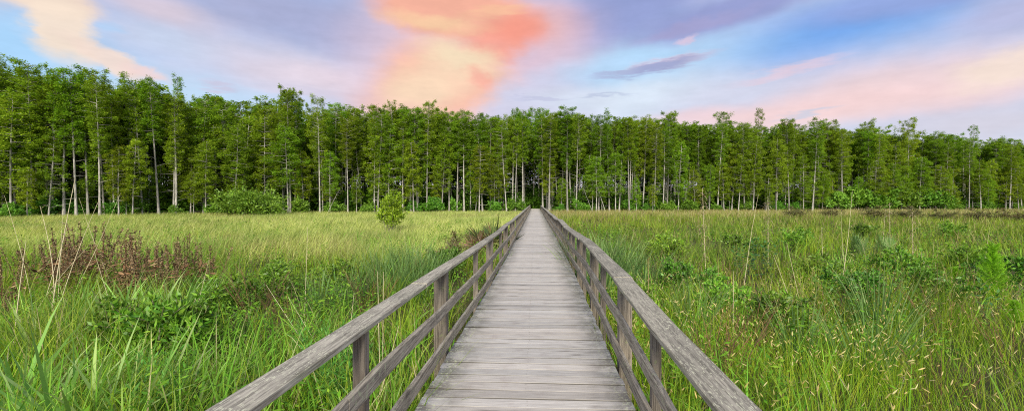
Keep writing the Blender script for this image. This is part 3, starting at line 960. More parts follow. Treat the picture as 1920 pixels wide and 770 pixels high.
def stem_plant(name, cat, h, stems, per, leaf, pal, spread=.10, broad=False, curl=.4):
    root = empty(name); root["category"] = cat
    st, fo = MB(), MB()
    for k in range(stems):
        a = R.uniform(0, 6.28); r = R.uniform(0, spread); hh = h * R.uniform(.7, 1.0)
        ax, ay = R.gauss(0, .10), R.gauss(0, .10)
        ts = np.linspace(0, 1, 5)
        pts = np.stack([r * math.cos(a) + ax * hh * ts ** 1.5, r * math.sin(a) + ay * hh * ts ** 1.5, -.03 + hh * ts], 1)
        st.tube(pts, np.linspace(.006, .002, 5), 5, col=(.13, .20, .05))
        t_ = np.linspace(.22, 1.0, per) + NP.normal(0, .015, per); t_ = np.clip(t_, .1, 1)
        P = np.stack([np.interp(t_, ts, pts[:, i]) for i in range(3)], 1)
        aa = np.arange(per) * 2.4 + R.uniform(0, 6)
        D = np.stack([np.cos(aa), np.sin(aa), np.interp(t_, [0, .7, 1], [.1, curl, 1.3]) + NP.normal(0, .15, per)], 1)
        N = np.array([0, 0, 1.0]) + NP.normal(0, .2, (per, 3)) + D * np.array([.3, .3, 0])
        sc = np.interp(t_, [0, .6, 1], [.7, 1, .55]) * NP.uniform(.8, 1.2, per)
        leaves(fo, P, D, N, leaf[0] * sc, leaf[1] * sc, cols(per, *pal))
        leaves(fo, P, D * np.array([1, 1, .5]), N, leaf[0] * sc * .55, leaf[1] * sc * .6, cols(per, *pal))
    st.obj("stems", M_STEM, root, smooth=True); fo.obj("leaves", M_LEAF, root)
    return root


# willow-leaved weeds: a patch behind the left handrail and one in the left corner
HERB = [stem_plant("leafy_weed", "weed", 1.05, 5, 26, (.15, .030), ((.085, .26, .035), (.12, .32, .05), (.155, .36, .06)), .14) for _ in range(4)]
spots = [(560, 6.2, 592), (585, 5.6, 600), (603, 6.4, 588), (622, 5.5, 598), (640, 6.0, 590), (655, 5.3, 604), (672, 5.9, 588), (610, 4.9, 628), (640, 4.7, 640), (580, 5.0, 640), (690, 5.6, 610)]
for k, (X, D, Y) in enumerate(spots):
    s_ = h_for(X, D, Y) / 1.05
    instance(HERB[k % 4], ground_at(X, D), R.uniform(0, 6), (s_,) * 3, f"{ORD[k]} bright willow-leaved weed from the left, in the patch behind the left handrail" if False else "bright green willow-leaved weed in the dense patch behind the left handrail", "willow-leaved weeds behind the left handrail")
for k, (X, D, Y) in enumerate([(240, 4.6, 668), (268, 4.4, 655), (290, 4.8, 640), (315, 4.6, 648), (335, 5.0, 640), (300, 4.1, 690)]):
    s_ = h_for(X, D, Y) / 1.05
    instance(HERB[(k + 1) % 4], ground_at(X, D), R.uniform(0, 6), (s_,) * 3, "green willow-leaved weed in the small patch among broad blades in the left foreground", "willow-leaved weeds in the left foreground")
# broad-leaved plants standing in the right-hand meadow
BROAD = [stem_plant("broad_leaved_plant", "plant", 1.3, 4, 14, (.20, .085), pal, .16, True, .15) for pal in (((.045, .13, .03), (.06, .17, .04)), ((.16, .32, .05), (.20, .37, .07)), ((.09, .22, .05), (.12, .27, .07)))]
for lab, pi, X, D, Y in (("dark broad-leaved plant, leftmost of three beside the thin leaning cane in the right meadow", 0, 1383, 13.5, 458),
                         ("dark broad-leaved plant, tallest of three beside the thin leaning cane in the right meadow", 0, 1412, 13, 443),
                         ("dark broad-leaved plant, rightmost of three beside the thin leaning cane in the right meadow", 0, 1438, 13.4, 447),
                         ("pale green leafy plant standing alone in the middle of the right meadow", 1, 1562, 11, 480),
                         ("lower pale green leafy plant, in front of the other pale one, right meadow", 1, 1530, 10, 512),
                         ("pale round-leaved plant right of the tallest cane in the right meadow", 1, 1688, 9.5, 500),
                         ("small blue-green round-leaved plant at the foot of the feathery plume", 2, 1853, 8.6, 512)):
    s_ = h_for(X, D, Y) / 1.3
    instance(BROAD[pi], ground_at(X, D), R.uniform(0, 6), (s_,) * 3, lab, "broad-leaved plants in the right meadow")


# feathery plume
def plume(h, w):
    root = empty("feathery_plume", (0, 0, 0)); root["category"] = "plant"
    st, fo = MB(), MB()
    st.tube([[0, 0, -.05], [.01, 0, h * .5], [0, .01, h * .98]], [.010, .008, .003], 6, col=(.05, .085, .03))
    for k in range(72):                                # ascending branchlets carrying hair-fine leaves
        f = .10 + .86 * ((k + R.random()) / 72); a = k * 2.4 + R.uniform(-.4, .4); l = w * (.62 * (1 - f) ** .7 + .10) * R.uniform(.55, 1.15)
        d = np.array([math.cos(a) * .62, math.sin(a) * .62, .78]); p0 = np.array([0, 0, h * f * .92])
        q = [p0, p0 + d * l * .5 + [0, 0, -.02 * l], p0 + d * l * np.array([1.1, 1.1, .95])]
        st.tube(q, [.003, .002, .001], 3, col=(.14, .24, .04))
        m = 150; tt = NP.random(m)[:, None]
        P = np.where(tt < .5, q[0] + (q[1] - q[0]) * tt * 2, q[1] + (q[2] - q[1]) * (tt * 2 - 1)) + NP.normal(0, .008, (m, 3))
        leaves(fo, P, d + NP.normal(0, .55, (m, 3)), rdir(m), NP.uniform(.04, .085, m), NP.uniform(.004, .008, m), cols(m, (.24, .49, .02), (.30, .56, .03), (.18, .40, .02)))
    st.obj("stem", M_STEM, root); fo.obj("foliage", M_LEAF, root)
    return root


p = plume(1.6, .75)
D = 10.2; s_ = h_for(1862, D, 450) / 1.6
instance(p, ground_at(1862, D), .3, (s_,) * 3, "tall feathery bright green plume near the right edge of the meadow")
p2 = plume(1.2, .8)
for X, D, Y, lab in ((1792, 11.5, 498, "low feathery green plume left of the tall one in the right meadow"),
                     (1905, 8.2, 560, "short feathery plume at the photo's right edge in front of the tall one")):
    s_ = h_for(X, D, Y) / 1.2
    instance(p2, ground_at(X, D), R.uniform(0, 6), (s_ * 1.0, s_ * 1.0, s_), lab, "feathery plumes in the right meadow")


# brown dead dock plants
def dock(h, stems):
    root = empty("dead_dock_plant"); root["category"] = "dead plant"
    st, fo = MB(), MB()
    for k in range(stems):
        a = R.uniform(0, 6.28); ln = R.uniform(.02, .32); hh = h * R.uniform(.6, 1.0)
        ts = np.linspace(0, 1, 5)
        pts = np.stack([.08 * math.cos(a) + math.cos(a) * ln * hh * ts, .08 * math.sin(a) + math.sin(a) * ln * hh * ts, -.04 + hh * ts], 1)
        st.tube(pts, np.linspace(.007, .003, 5), 5, col=(.13, .065, .03))
        m = 165
        t_ = .32 + .68 * NP.random(m) ** .8
        P = np.stack([np.interp(t_, ts, pts[:, i]) for i in range(3)], 1)
        wob = .6 + .8 * (np.sin(t_ * 42 + k) > -.2)
        P += rdir(m) * (NP.random(m) ** .5 * .042 * np.interp(t_, [.3, .6, 1], [1.3, 1.0, .45]) * wob)[:, None]
        leaves(fo, P, rdir(m), rdir(m), NP.uniform(.018, .038, m), NP.uniform(.013, .026, m), cols(m, (.165, .115, .058), (.110, .075, .040), (.25, .18, .10)))
    m = 110
    a = NP.uniform(0, 6.28, m)
    P = np.stack([.25 * NP.random(m) * np.cos(a), .25 * NP.random(m) * np.sin(a), NP.uniform(.05, h * .55, m)], 1)
    leaves(fo, P, rdir(m) * [1, 1, .5], rdir(m), NP.uniform(.08, .2, m), NP.uniform(.02, .05, m), cols(m, (.20, .115, .055), (.14, .07, .035), (.27, .17, .09)))
    st.obj("stems", M_STEM, root); fo.obj("seed_heads", M_STEM, root)
    return root


DOCK = [dock(1.4, s_) for s_ in (7, 9, 8)]; DOCK1 = dock(1.4, 1)
for k, (X, D, Y) in enumerate([(108, 11.6, 452), (122, 12.2, 440), (138, 11.4, 446), (152, 12.4, 432), (170, 11.8, 442), (188, 12.2, 424), (201, 11.5, 430), (218, 12.3, 442), (232, 11.8, 447), (246, 12.3, 440), (266, 11.9, 433), (285, 12.2, 447), (303, 11.8, 446), (322, 12.2, 452), (342, 12.0, 456), (160, 10.8, 470), (205, 10.9, 468), (255, 10.9, 476), (300, 11.1, 474)]):
    X = X - 22 + (X - 200) * .42 + R.uniform(-12, 12); D = D + R.uniform(-2.2, 2.0); Y = Y - 12 + R.choice((-8, 0, 6, 12, 26))
    s_ = h_for(X, D, Y) / 1.4
    instance(DOCK[k % 3], ground_at(X, D), R.uniform(0, 6), (s_ * 1.1, s_ * 1.1, s_), "dark brown dead dock plant in the dense stand at the left of the marsh", "dead dock plants massed in the left marsh")
s_ = h_for(352, 11, 428) / 1.4
instance(DOCK1, ground_at(352, 11), 0, (s_,) * 3, "brown dead dock plant leaning right, alone at the right end of the dock stand", "dead dock plants massed in the left marsh", tilt=(0, .38))
for lab, X, D, Y in (("brown dead dock plant nearest the photo's left edge, in front of the dense stand", 14, 8.6, 468), ("brown dead dock plant cut by the photo's left edge, lowest of them all", -6, 7.8, 520)):
    s_ = h_for(X, D, Y) / 1.4
    instance(DOCK[1], ground_at(X, D), 2, (s_ * .8, s_ * .8, s_), lab, "dead dock plants massed in the left marsh")


# dry canes and stalks, each modelled where it stands
def cane(base, top, rad0, label, cat="dry stalk", name="dry_cane", col=(.62, .53, .34), bend=.0, leafy=0, group=None):
    b = np.array(base, float); t = np.array(top, float) - b; rad = rad0 * .95
    root = empty(name, base); root["category"] = cat
    tag(root, label, group=group)
    ts = np.linspace(0, 1, 7)
    Lc = np.linalg.norm(t)
    side = np.cross(t, [0, 1, 0]); side /= np.linalg.norm(side) + 1e-9
    pts = ts[:, None] * t + (np.sin(ts * math.pi) * bend * Lc)[:, None] * side
    pts[0, 2] -= .03
    mb = MB(); mb.tube(pts, rad * (1 - .7 * ts), 6, col=col)
    for k in range(1, 6):                              # joints of the cane
        q = pts[k]; d = (pts[k + 1] - pts[k - 1]); d /= np.linalg.norm(d)
        mb.tube([q - d * .012, q, q + d * .012], np.array([.9, 1.35, .9]) * rad * (1 - .7 * ts[k]), 6, col=tuple(np.array(col) * .75))
    mb.obj("cane", M_STEM, root, smooth=True)
    if leafy:
        fo = MB(); m = leafy
        tt = NP.uniform(.15, .98, m)
        P = np.stack([np.interp(tt, ts, pts[:, i]) for i in range(3)], 1)
        a = NP.uniform(0, 6.28, m)
        blades(fo, P[:, 0], P[:, 1], P[:, 2], NP.uniform(.14, .34, m), NP.uniform(.010, .022, m), a, NP.uniform(.5, 1.2, m), NP.uniform(1.0, 2.6, m), cols(m, (.46, .37, .22), (.38, .29, .16), (.52, .44, .30)), segs=4)
        fo.obj("dry_leaves", M_GRASS, root)
    return root


def cane_px(Xb, Xt, Yt, D, rad, label, dd=0.0, **k):
    b = ground_at(Xb, D); t = at(Xt, D + dd, Yt)
    return cane(b, t, rad, label, **k)


GC = "pale dry canes at the left of the marsh"
cane_px(88, 141, 334, 8.0, .011, "tallest pale dry cane, thick and leaning right, in front of the brown dock stand", group=GC, bend=.012, leafy=3)
cane_px(95, 186, 374, 8.4, .008, "pale dry cane leaning far right across the brown dock stand", group=GC, bend=.02)
cane_px(98, 75, 386, 8.6, .009, "curved whitish cane arching left, left of the tallest cane", group=GC, bend=-.05, leafy=3)
cane_px(104, 118, 392, 8.8, .006, "thin upright pale cane between the whitish cane and the tallest cane", group=GC)
cane_px(18, 49, 452, 6.5, .010, "short stout grey cane near the photo's left edge", group=GC, bend=.01)
cane_px(120, 226, 362, 10.0, .006, "thin pale cane whose tip leans farthest right against the forest", group=GC, bend=-.015)
cane_px(225, 148, 370, 10.5, .005, "thin pale cane leaning left, crossing the others against the forest", group=GC, bend=.02)
cane_px(62, 8, 366, 9.5, .006, "thin pale cane leaning left toward the photo's left edge", group=GC, bend=-.02)
cane_px(60, 128, 420, 8.0, .007, "pale broken cane slanting right, below the tallest cane", group=GC)
cane_px(40, 165, 462, 8.2, .006, "pale cane lying low across the brown dock stand", group=GC, bend=.04)
cane_px(215, 176, 470, 9.0, .006, "pale cane leaning left in the middle of the dock stand", group=GC)
cane_px(425, 347, 400, 9.5, .005, "thin dark stem leaning left, right of the dock stand", col=(.10, .08, .05), cat="dry stalk", name="dark_stalk")
cane_px(350, 392, 486, 7.5, .005, "short tan stem leaning right in the middle of the left marsh", name="dry_stalk", group=GC)
cane_px(569, 577, 425, 8.5, .006, "straight upright tan stalk standing alone left of the leafy weed patch", name="dry_stalk")
cane_px(632, 498, 532, 5.6, .006, "long tan reed leaning left over the leafy weed patch", dd=2.2, group="fallen reeds by the left handrail", name="dry_reed")
cane_px(650, 540, 556, 5.6, .005, "shorter tan reed leaning left beside the long one over the leafy weed patch", dd=1.6, group="fallen reeds by the left handrail", name="dry_reed")
cane_px(712, 708, 508, 5.4, .006, "upright tan reed poking above the left handrail, left one of a pair", group="fallen reeds by the left handrail", name="dry_reed")
cane_px(716, 719, 509, 5.5, .006, "upright tan reed poking above the left handrail, right one of a pair", group="fallen reeds by the left handrail", name="dry_reed")
cane_px(690, 748, 610, 4.6, .006, "tan reed slanting right beneath the left handrail between its first posts", name="dry_reed", group="fallen reeds by the left handrail")
cane_px(745, 715, 600, 4.7, .005, "brown reed slanting left beneath the left handrail near the thick post", name="dry_reed", col=(.28, .19, .11), group="fallen reeds by the left handrail")
cane_px(640, 664, 548, 5.4, .005, "short tan reed tip showing above the left handrail beside the leafy weed patch", name="dry_reed", group="fallen reeds by the left handrail")
cane_px(655, 672, 690, 3.6, .005, "brown bent reed below the left handrail by the nearest thin post", name="dry_reed", col=(.30, .21, .13), dd=.5, group="fallen reeds by the left handrail")
GR = "dry stalks in the right meadow"
cane_px(1324, 1317, 352, 14.5, .012, "shaggy dead stalk with hanging tan leaves, left one of two before the right forest", leafy=150, group=GR, name="shaggy_stalk")
cane_px(1441, 1440, 368, 17, .010, "shaggy dead stalk with a drooping tan top, right one of two before the right forest", leafy=110, group=GR, name="shaggy_stalk")
cane_px(1394, 1422, 364, 11.5, .007, "thin pale cane leaning right in front of the two shaggy dead stalks", group=GR, bend=.01)
cane_px(1574, 1598, 358, 10.5, .007, "tallest thin pale cane in the right meadow, reaching above the forest foot", group=GR, bend=-.012, leafy=2)
cane_px(1592, 1577, 395, 12, .005, "thin grey cane leaning left beside the tallest cane of the right meadow", group=GR, bend=.02)
cane_px(1713, 1711, 398, 16, .011, "short shaggy tan stalk right of the fan palms in the right meadow", leafy=90, group=GR, name="shaggy_stalk")
cane_px(1670, 1668, 380, 18, .009, "shaggy tan stalk behind the fan palms in the right meadow", leafy=60, group=GR, name="shaggy_stalk")
cane_px(1655, 1660, 392, 19, .007, "thin dead stalk left of the one behind the fan palms", leafy=18, group=GR, name="shaggy_stalk")
cane_px(1376, 1375, 508, 7.5, .008, "short straight straw-coloured stick above the middle of the right handrail", group=GR)
cane_px(1510, 1475, 455, 9.0, .006, "broken tan cane leaning left in the middle of the right meadow, upper of two", group=GR)
cane_px(1505, 1450, 478, 8.4, .006, "broken tan cane leaning left in the middle of the right meadow, lower of two", group=GR)
cane_px(1214, 1217, 480, 8.5, .008, "reddish-tan stalk just beyond the bent right handrail", group=GR, col=(.34, .22, .13))
cane_px(1545, 1540, 425, 15, .006, "thin upright grey stalk in the middle distance of the right meadow", group=GR, leafy=12)
cane_px(1840, 1855, 432, 12, .006, "thin pale stalk beside the tall feathery plume", group=GR)


# sedge tufts and reed clumps
def tuft(name, cat, n, L, w, pal, lean=.5, curve=.7, r=.12, segs=5):
    mb = MB(); a = NP.uniform(0, 6.28, n); rr = r * NP.random(n) ** .5
    c = cols(n, *pal)
    blades(mb, rr * np.cos(a), rr * np.sin(a), np.full(n, -.03), L * NP.uniform(.55, 1.05, n), w * NP.uniform(.6, 1.3, n), a + NP.normal(0, .5, n), NP.uniform(.02, lean, n), NP.uniform(.1, curve * 1.6, n), c,
           tip=c * .75 + np.array(STRAW) * .25, segs=segs)
    o = mb.obj(name, M_GRASS); o["category"] = cat
    return o


SEDGE = [tuft("sedge_tuft", "grass tuft", 90, 1.15, .014, ((.09, .21, .05), (.13, .28, .07), (.065, .16, .035), (.22, .34, .11)), .45, .55, .22) for _ in range(4)]
for k, (X, D, Y) in enumerate([(705, 12, 452), (728, 12.6, 448), (752, 11.8, 444), (775, 12.8, 440), (795, 12.2, 442), (818, 13, 446), (740, 10.6, 474), (785, 10.8, 470)]):
    s_ = h_for(X, D, Y) / 1.05
    instance(SEDGE[k % 4], ground_at(X, D), R.uniform(0, 6), (s_ * 1.1, s_ * 1.1, s_), "dark blue-green sedge tuft in the band between the lone bush and the left handrail", "dark sedge tufts left of the boardwalk")
for k, (X, D, Y) in enumerate([(1092, 13.5, 428), (1108, 12.5, 420), (1124, 13, 424), (1140, 11.8, 422), (1160, 12.4, 428), (1184, 12, 436), (1130, 10.5, 446), (1205, 11.2, 446)]):
    s_ = h_for(X, D, Y) / 1.05
    instance(SEDGE[(k + 1) % 4], ground_at(X, D), R.uniform(0, 6), (s_ * 1.1, s_ * 1.1, s_), "tall sedge tuft crowding the far side of the right handrail", "tall sedge tufts right of the boardwalk")
for X, D, Y, lab in ((1300, 8.0, 500, "sedge tuft standing alone left of the straw-coloured stick in the right meadow"), (1630, 6.0, 545, "sedge tuft with long upright blades in the right foreground"),
                     (1500, 6.5, 540, "low arching sedge tuft in the right foreground, left of the upright one"), (1655, 7.6, 480, "tall narrow sedge tuft behind the upright one in the right foreground"),
                     (455, 7.5, 560, "arching sedge tuft above the left handrail's near end"), (400, 9.0, 505, "sedge tuft right of the dock stand in the left marsh"), (600, 9.4, 495, "sedge tuft behind the straight tan stalk"), (650, 10.2, 470, "sedge tuft in front of the lone bush")):
    s_ = h_for(X, D, Y) / 1.05
    instance(SEDGE[int(X) % 4], ground_at(X, D), R.uniform(0, 6), (s_,) * 3, lab, "scattered sedge tufts in the marsh")
REED = [tuft("reed_clump", "reed clump", 30, 1.35, .036, ((.20, .43, .075), (.26, .50, .10), (.15, .36, .06), (.36, .52, .17)), .35, .75, .20) for _ in range(4)]
for X, D, Y, lab in ((10, 4.6, 560, "broad-bladed reed clump at the photo's left edge in the foreground"), (78, 4.2, 600, "broad-bladed reed clump in the left corner, right of the edge clump"),
                     (140, 4.0, 560, "tall reed clump with the longest upright blades in the left foreground"), (232, 4.2, 590, "reed clump with bent blades right of the tallest clump in the left foreground"),
                     (60, 6.2, 520, "reed clump in front of the leftmost dead dock plant"), (205, 7.4, 500, "reed clump in front of the middle of the dock stand"), (262, 7.6, 498, "reed clump in front of the right half of the dock stand"),
                     (322, 8.2, 486, "reed clump at the right end of the dock stand"), (345, 4.4, 650, "arching reed clump between the foreground weeds and the left handrail"), (135, 7.6, 520, "reed clump beneath the tallest dry cane"),
                     (420, 4.6, 690, "low arching reed clump just outside the near end of the left handrail"), (700, 4.2, 700, "small reed clump beneath the left handrail by the thin post")):
    s_ = h_for(X, D, Y) / 1.25
    s_ = max(.55, min(s_, 1.2))
    instance(REED[int(X) % 4], ground_at(X, D), R.uniform(0, 6), (s_,) * 3, lab, "broad-bladed reed clumps on the left")


# brown wiry weeds
def wiry(h, n):
    mb = MB()
    for k in range(n):
        a = R.uniform(0, 6.28); ln = R.uniform(.05, .55); hh = h * R.uniform(.6, 1); ts = np.linspace(0, 1, 4)
        c = R.choice([(.12, .065, .035), (.17, .10, .05), (.09, .06, .035), (.22, .11, .06)])
        pts = np.stack([math.cos(a) * (.05 + ln * hh * ts ** 1.2), math.sin(a) * (.05 + ln * hh * ts ** 1.2), -.03 + hh * ts], 1)
        mb.tube(pts, np.linspace(.004, .0015, 4), 4, col=c)
        for j in range(4):
            f = R.uniform(.4, .95); p = np.array([np.interp(f, ts, pts[:, i]) for i in range(3)]); b = a + R.uniform(-1.2, 1.2); l = R.uniform(.10, .25)
            mb.tube([p, p + np.array([math.cos(b) * l * .6, math.sin(b) * l * .6, l * .8])], [.002, .001], 4, col=c)
    o = mb.obj("wiry_weed", M_STEM); o["category"] = "dead weed"
    return o


WIRY = [wiry(1.0, 16), wiry(1.0, 12)]
for X, D, Y, lab in ((1318, 5.6, 560, "dark wiry dead weed just outside the right handrail, left of two"), (1358, 5.4, 570, "dark wiry dead weed just outside the right handrail, right of two"),
                     (1405, 6.6, 540, "reddish wiry weed above the two dark ones outside the right handrail"), (1640, 8.8, 500, "reddish wiry weed below the fan palms in the right meadow"),
                     (1775, 7.4, 520, "wiry brown weed left of the tall feathery plume"), (1895, 6.6, 560, "wiry brown weed at the photo's right edge"), (1560, 8.0, 520, "wiry brown weed in the middle of the right meadow"),
                     (482, 8.4, 488, "reddish-brown wiry weed in the left marsh below the pale grass"), (690, 8.6, 486, "olive-brown wiry weed in front of the lone bush"), (535, 8.0, 500, "rust-tinted wiry weed left of the straight tan stalk"),
                     (1770, 4.9, 640, "low brown weed in the right foreground among the foxtails")):
    s_ = h_for(X, D, Y) / .95
    instance(WIRY[int(X) % 2], ground_at(X, D), R.uniform(0, 6), (s_,) * 3, lab, "brown wiry weeds in the marsh")


# fan palms (palmetto)
def palmetto(fans, h, pal, name="fan_palm", cat="fan palm", droop=.25):
    root = empty(name); root["category"] = cat
    st, fo = MB(), MB()
    for k in range(fans):
        a = k * 2.4 + R.uniform(-.3, .3); el = R.uniform(.5, 1.35); Ls = h * R.uniform(.45, .75)
        d = np.array([math.cos(a) * math.cos(el), math.sin(a) * math.cos(el), math.sin(el)])
        p = d * Ls
        st.tube([[0, 0, -.05], p * .5 + [0, 0, .03], p], [.012, .009, .006], 5, col=(.16, .22, .07))
        s = np.cross(d, [0, 0, 1]); s /= np.linalg.norm(s); u = np.cross(s, d)
        m = 22; th = np.linspace(-1.75, 1.75, m)
        D = np.cos(th)[:, None] * d + np.sin(th)[:, None] * s + u * .15 + np.array([0, 0, -droop]) * NP.uniform(.3, 1.1, (m, 1))
        l = h * .50 * (.72 + .28 * np.cos(th)) * NP.uniform(.85, 1.1, m)
        leaves(fo, np.repeat(p[None], m, 0), D, np.repeat(u[None], m, 0) + NP.normal(0, .25, (m, 3)), l, np.full(m, .034 * h / 1.2 + .012), cols(m, *pal))
    st.obj("stalks", M_STEM, root); fo.obj("fronds", M_LEAF, root)
    return root


PG = ((.12, .23, .06), (.18, .30, .09), (.26, .36, .14))
pm = palmetto(11, 1.5, ((.05, .085, .02), (.10, .125, .03), (.12, .075, .03)))
D = 19.5; s_ = h_for(948, D, 403) / 1.5
instance(pm, ground_at(922, D), .5, (s_ * .95, s_ * .95, s_), "dark spiky fan palm crowding the outside of the left handrail")
pd = palmetto(6, 1.2, ((.20, .11, .06), (.13, .08, .05), (.27, .19, .12)), "dead_palm_frond", "dead frond", .8)
D = 17.5; s_ = h_for(893, D, 428) / 1.2
instance(pd, ground_at(893, D), 2, (s_,) * 3, "withered brown palm fronds left of the dark fan palm")
pr = palmetto(9, 1.1, PG)
for X, D, Y, lab in ((1612, 17, 438, "blue-green fan palm in the right meadow, left one of two"), (1660, 16.5, 440, "pale splayed fan palm in the right meadow, right one of two")):
    s_ = h_for(X, D, Y) / 1.1
    instance(pr, ground_at(X, D), R.uniform(0, 6), (s_ * .62, s_ * .62, s_), lab, "fan palms in the right meadow")

# low bushes breaking up the marsh
LOWB = [shrub_proto("low_bush", "low bush", 1.5, 1.05, 900, ((.06, .16, .015), (.09, .22, .02), (.14, .29, .03)), (.10, .045), lobes=9, stems=6, up=.8),
        shrub_proto("low_bush", "low bush", 1.5, 1.0, 800, ((.10, .24, .018), (.16, .32, .025), (.22, .38, .035)), (.11, .04), lobes=8, stems=6, up=1.0)]
SCRUB = [shrub_proto("brown_scrub", "scrub", 1.7, 1.15, 750, ((.15, .13, .045), (.20, .16, .06), (.12, .15, .03), (.10, .075, .035)), (.13, .03), lobes=9, stems=10, up=1.2)]
for k, (X, D, sc, lab) in enumerate([
        (262, 6.9, .95, "low leafy bush in the near left marsh, leftmost of the three behind the foreground weeds"), (302, 6.3, 1.1, "low dark bush in the near left marsh, middle one of three behind the foreground weeds"), (338, 6.8, .95, "low leafy bush in the near left marsh, rightmost of the three behind the foreground weeds"),
        (432, 9.2, 1.0, "low bush between the dock stand and the straight tan stalk"), (520, 10.8, 1.0, "low bush on the edge of the pale grass, left of the straight tan stalk"), (640, 11.6, 1.0, "low bush on the edge of the pale grass, below the lone bush"), (835, 14.0, 1.0, "low dark bush among the sedge tufts left of the boardwalk"),
        (1182, 9.3, .9, "low bush just beyond the bent right handrail"), (1292, 10.5, 1.0, "low bush below the left shaggy stalk"), (1352, 8.6, .9, "low bush left of the straw-coloured stick in the right meadow"), (1468, 7.6, .95, "low bush below the two broken canes in the right meadow"),
        (1545, 12.5, 1.1, "low bush behind the pale leafy plants in the right meadow"), (1602, 9.4, 1.0, "low bush just right of the tallest cane in the right meadow"), (1684, 12.8, 1.1, "low bush in front of the fan palms in the right meadow"), (1752, 9.8, 1.0, "low bush left of the tall feathery plume"),
        (1818, 13.5, 1.1, "low bush behind and left of the tall feathery plume"), (1904, 11, 1.1, "low bush at the photo's right edge behind the feathery plume"), (1250, 17, 1.2, "distant low bush left of the left shaggy stalk"), (1388, 19, 1.2, "distant low bush between the two shaggy stalks"), (1500, 21, 1.3, "distant low bush right of the right shaggy stalk"), (1625, 25, 1.3, "distant low bush behind the fan palms"), (1782, 27, 1.3, "distant low bush toward the right end of the meadow")]):
    instance(LOWB[k % 2], ground_at(X, D), R.uniform(0, 6), (sc, sc, sc * R.uniform(.8, 1.0)), lab, "low bushes scattered in the marsh")
for X, D, sc, lab in ((838, 16, .9, "brown-green scrub by the left handrail, nearest of three"), (868, 18.5, 1.0, "brown-green scrub by the left handrail, middle of three"), (902, 21.5, 1.0, "brown-green scrub by the left handrail, farthest of three beside the fan palm"),
                      (1492, 60, 2.0, "brown scrub on the far meadow edge, leftmost of the row at right"), (1556, 62, 1.8, "brown scrub on the far meadow edge, second of the row at right"), (1640, 58, 2.1, "brown scrub on the far meadow edge, third of the row at right"), (1706, 55, 2.0, "brown scrub on the far meadow edge, fourth of the row at right"),
                      (1768, 52, 1.8, "brown scrub on the far meadow edge, fifth of the row at right"), (1836, 52, 1.9, "brown scrub on the far meadow edge, sixth of the row at right"), (1898, 49, 1.9, "brown scrub on the far meadow edge, last of the row at right")):
    instance(SCRUB[0], ground_at(X, D), R.uniform(0, 6), (sc * 1.3, sc * 1.1, sc * (.85 if D < 30 else .62)), lab, "brown scrub in the marsh")

# low greenery growing against the deck edge
TUF = [tuft("deck_edge_tuft", "grass tuft", 26, .5, .008, ((.30, .30, .14), (.22, .25, .09), (.14, .20, .05)), .9, 1.2, .06, 4),
       tuft("deck_edge_tuft", "grass tuft", 40, .42, .007, ((.30, .16, .07), (.24, .13, .06), (.36, .22, .10)), 1.1, .8, .12, 4),
       tuft("deck_edge_tuft", "grass tuft", 40, .42, .012, ((.12, .26, .05), (.16, .31, .06), (.09, .2, .04)), .8, .9, .1, 4)]
for pi, x, y, z, lab in ((0, .85, 5.75, -.10, "pale dry grass tuft poking over the deck edge by the right lower rail"), (1, 1.02, 11.5, -.08, "rust-brown dead tuft on the deck edge by the right railing"),
                         (2, 1.06, 17.0, -.10, "green tuft on the right deck edge, nearer of two in the distance"), (2, 1.10, 22.0, -.10, "green tuft on the right deck edge, farther of two in the distance"),
                         (2, .92, 3.65, -.30, "small green leaves beside the right lower rail in the foreground"), (2, -.93, 13.5, -.12, "green tuft on the left deck edge in the distance")):
    instance(TUF[pi], (x, y, z), R.uniform(0, 6), (1, 1, 1), lab, "tufts growing along the deck edge")

# a prototype nobody placed must not stay at the origin
for pr_list in (TALL, YOUNG, SPIN, UND, HERB, BROAD, DOCK, SEDGE, REED, WIRY, TUF):
    for p in pr_list:
        if p.name not in _protos_used:
            for ch in list(p.children): bpy.data.objects.remove(ch)
            bpy.data.objects.remove(p)

# ------------------------------------------------------------------ sky and light
SUN_EL, SUN_AZ = math.radians(34), math.radians(180)      # azimuth clockwise from +Y: behind the camera, a little to its left
SKY_GAIN = .68
wd = bpy.data.worlds.new("World"); scene.world = wd; wd.use_nodes = True
wd.node_tree.nodes.clear()
t = NT(wd.node_tree)
out = t.new("ShaderNodeOutputWorld"); bg = t.new("ShaderNodeBackground")
sky = t.new("ShaderNodeTexSky", sky_type="NISHITA", sun_disc=False)
sky.sun_elevation = SUN_EL; sky.sun_rotation = SUN_AZ
tc = t.new("ShaderNodeTexCoord"); dvec = tc.outputs["Generated"]
sp = t.new("ShaderNodeSeparateXYZ"); t.link(dvec, sp.inputs[0])
az = t.math("ARCTAN2", sp.outputs[0], sp.outputs[1]); el = t.math("ARCSINE", sp.outputs[2])
cb = t.new("ShaderNodeCombineXYZ"); t.link(az, cb.inputs[0]); t.link(el, cb.inputs[1])
P0 = cb.outputs[0]


def warp(vec, scale, amt, st=(1, 1, 1)):
    n = t.noise(t.mapping(dvec, scale=st), scale, 5, .6)
    s = t.new("ShaderNodeVectorMath", operation="SUBTRACT"); t.link(n.outputs["Color"], s.inputs[0]); s.inputs[1].default_value = (.5, .5, .5)
    m = t.new("ShaderNodeVectorMath", operation="MULTIPLY"); t.link(s.outputs[0], m.inputs[0]); m.inputs[1].default_value = (amt * 1.6, amt, 0)
    a = t.new("ShaderNodeVectorMath", operation="ADD"); t.link(vec, a.inputs[0]); t.link(m.outputs[0], a.inputs[1])
    return a.outputs[0]


SOFT = warp(P0, 2.2, .10)
WISP = warp(warp(warp(P0, 3.0, .07), 12, .035, (1, 1, 2.2)), 34, .014, (1, 1, 2))
STREAK = warp(warp(P0, 4, .03), 16, .045, (.7, .7, 5))


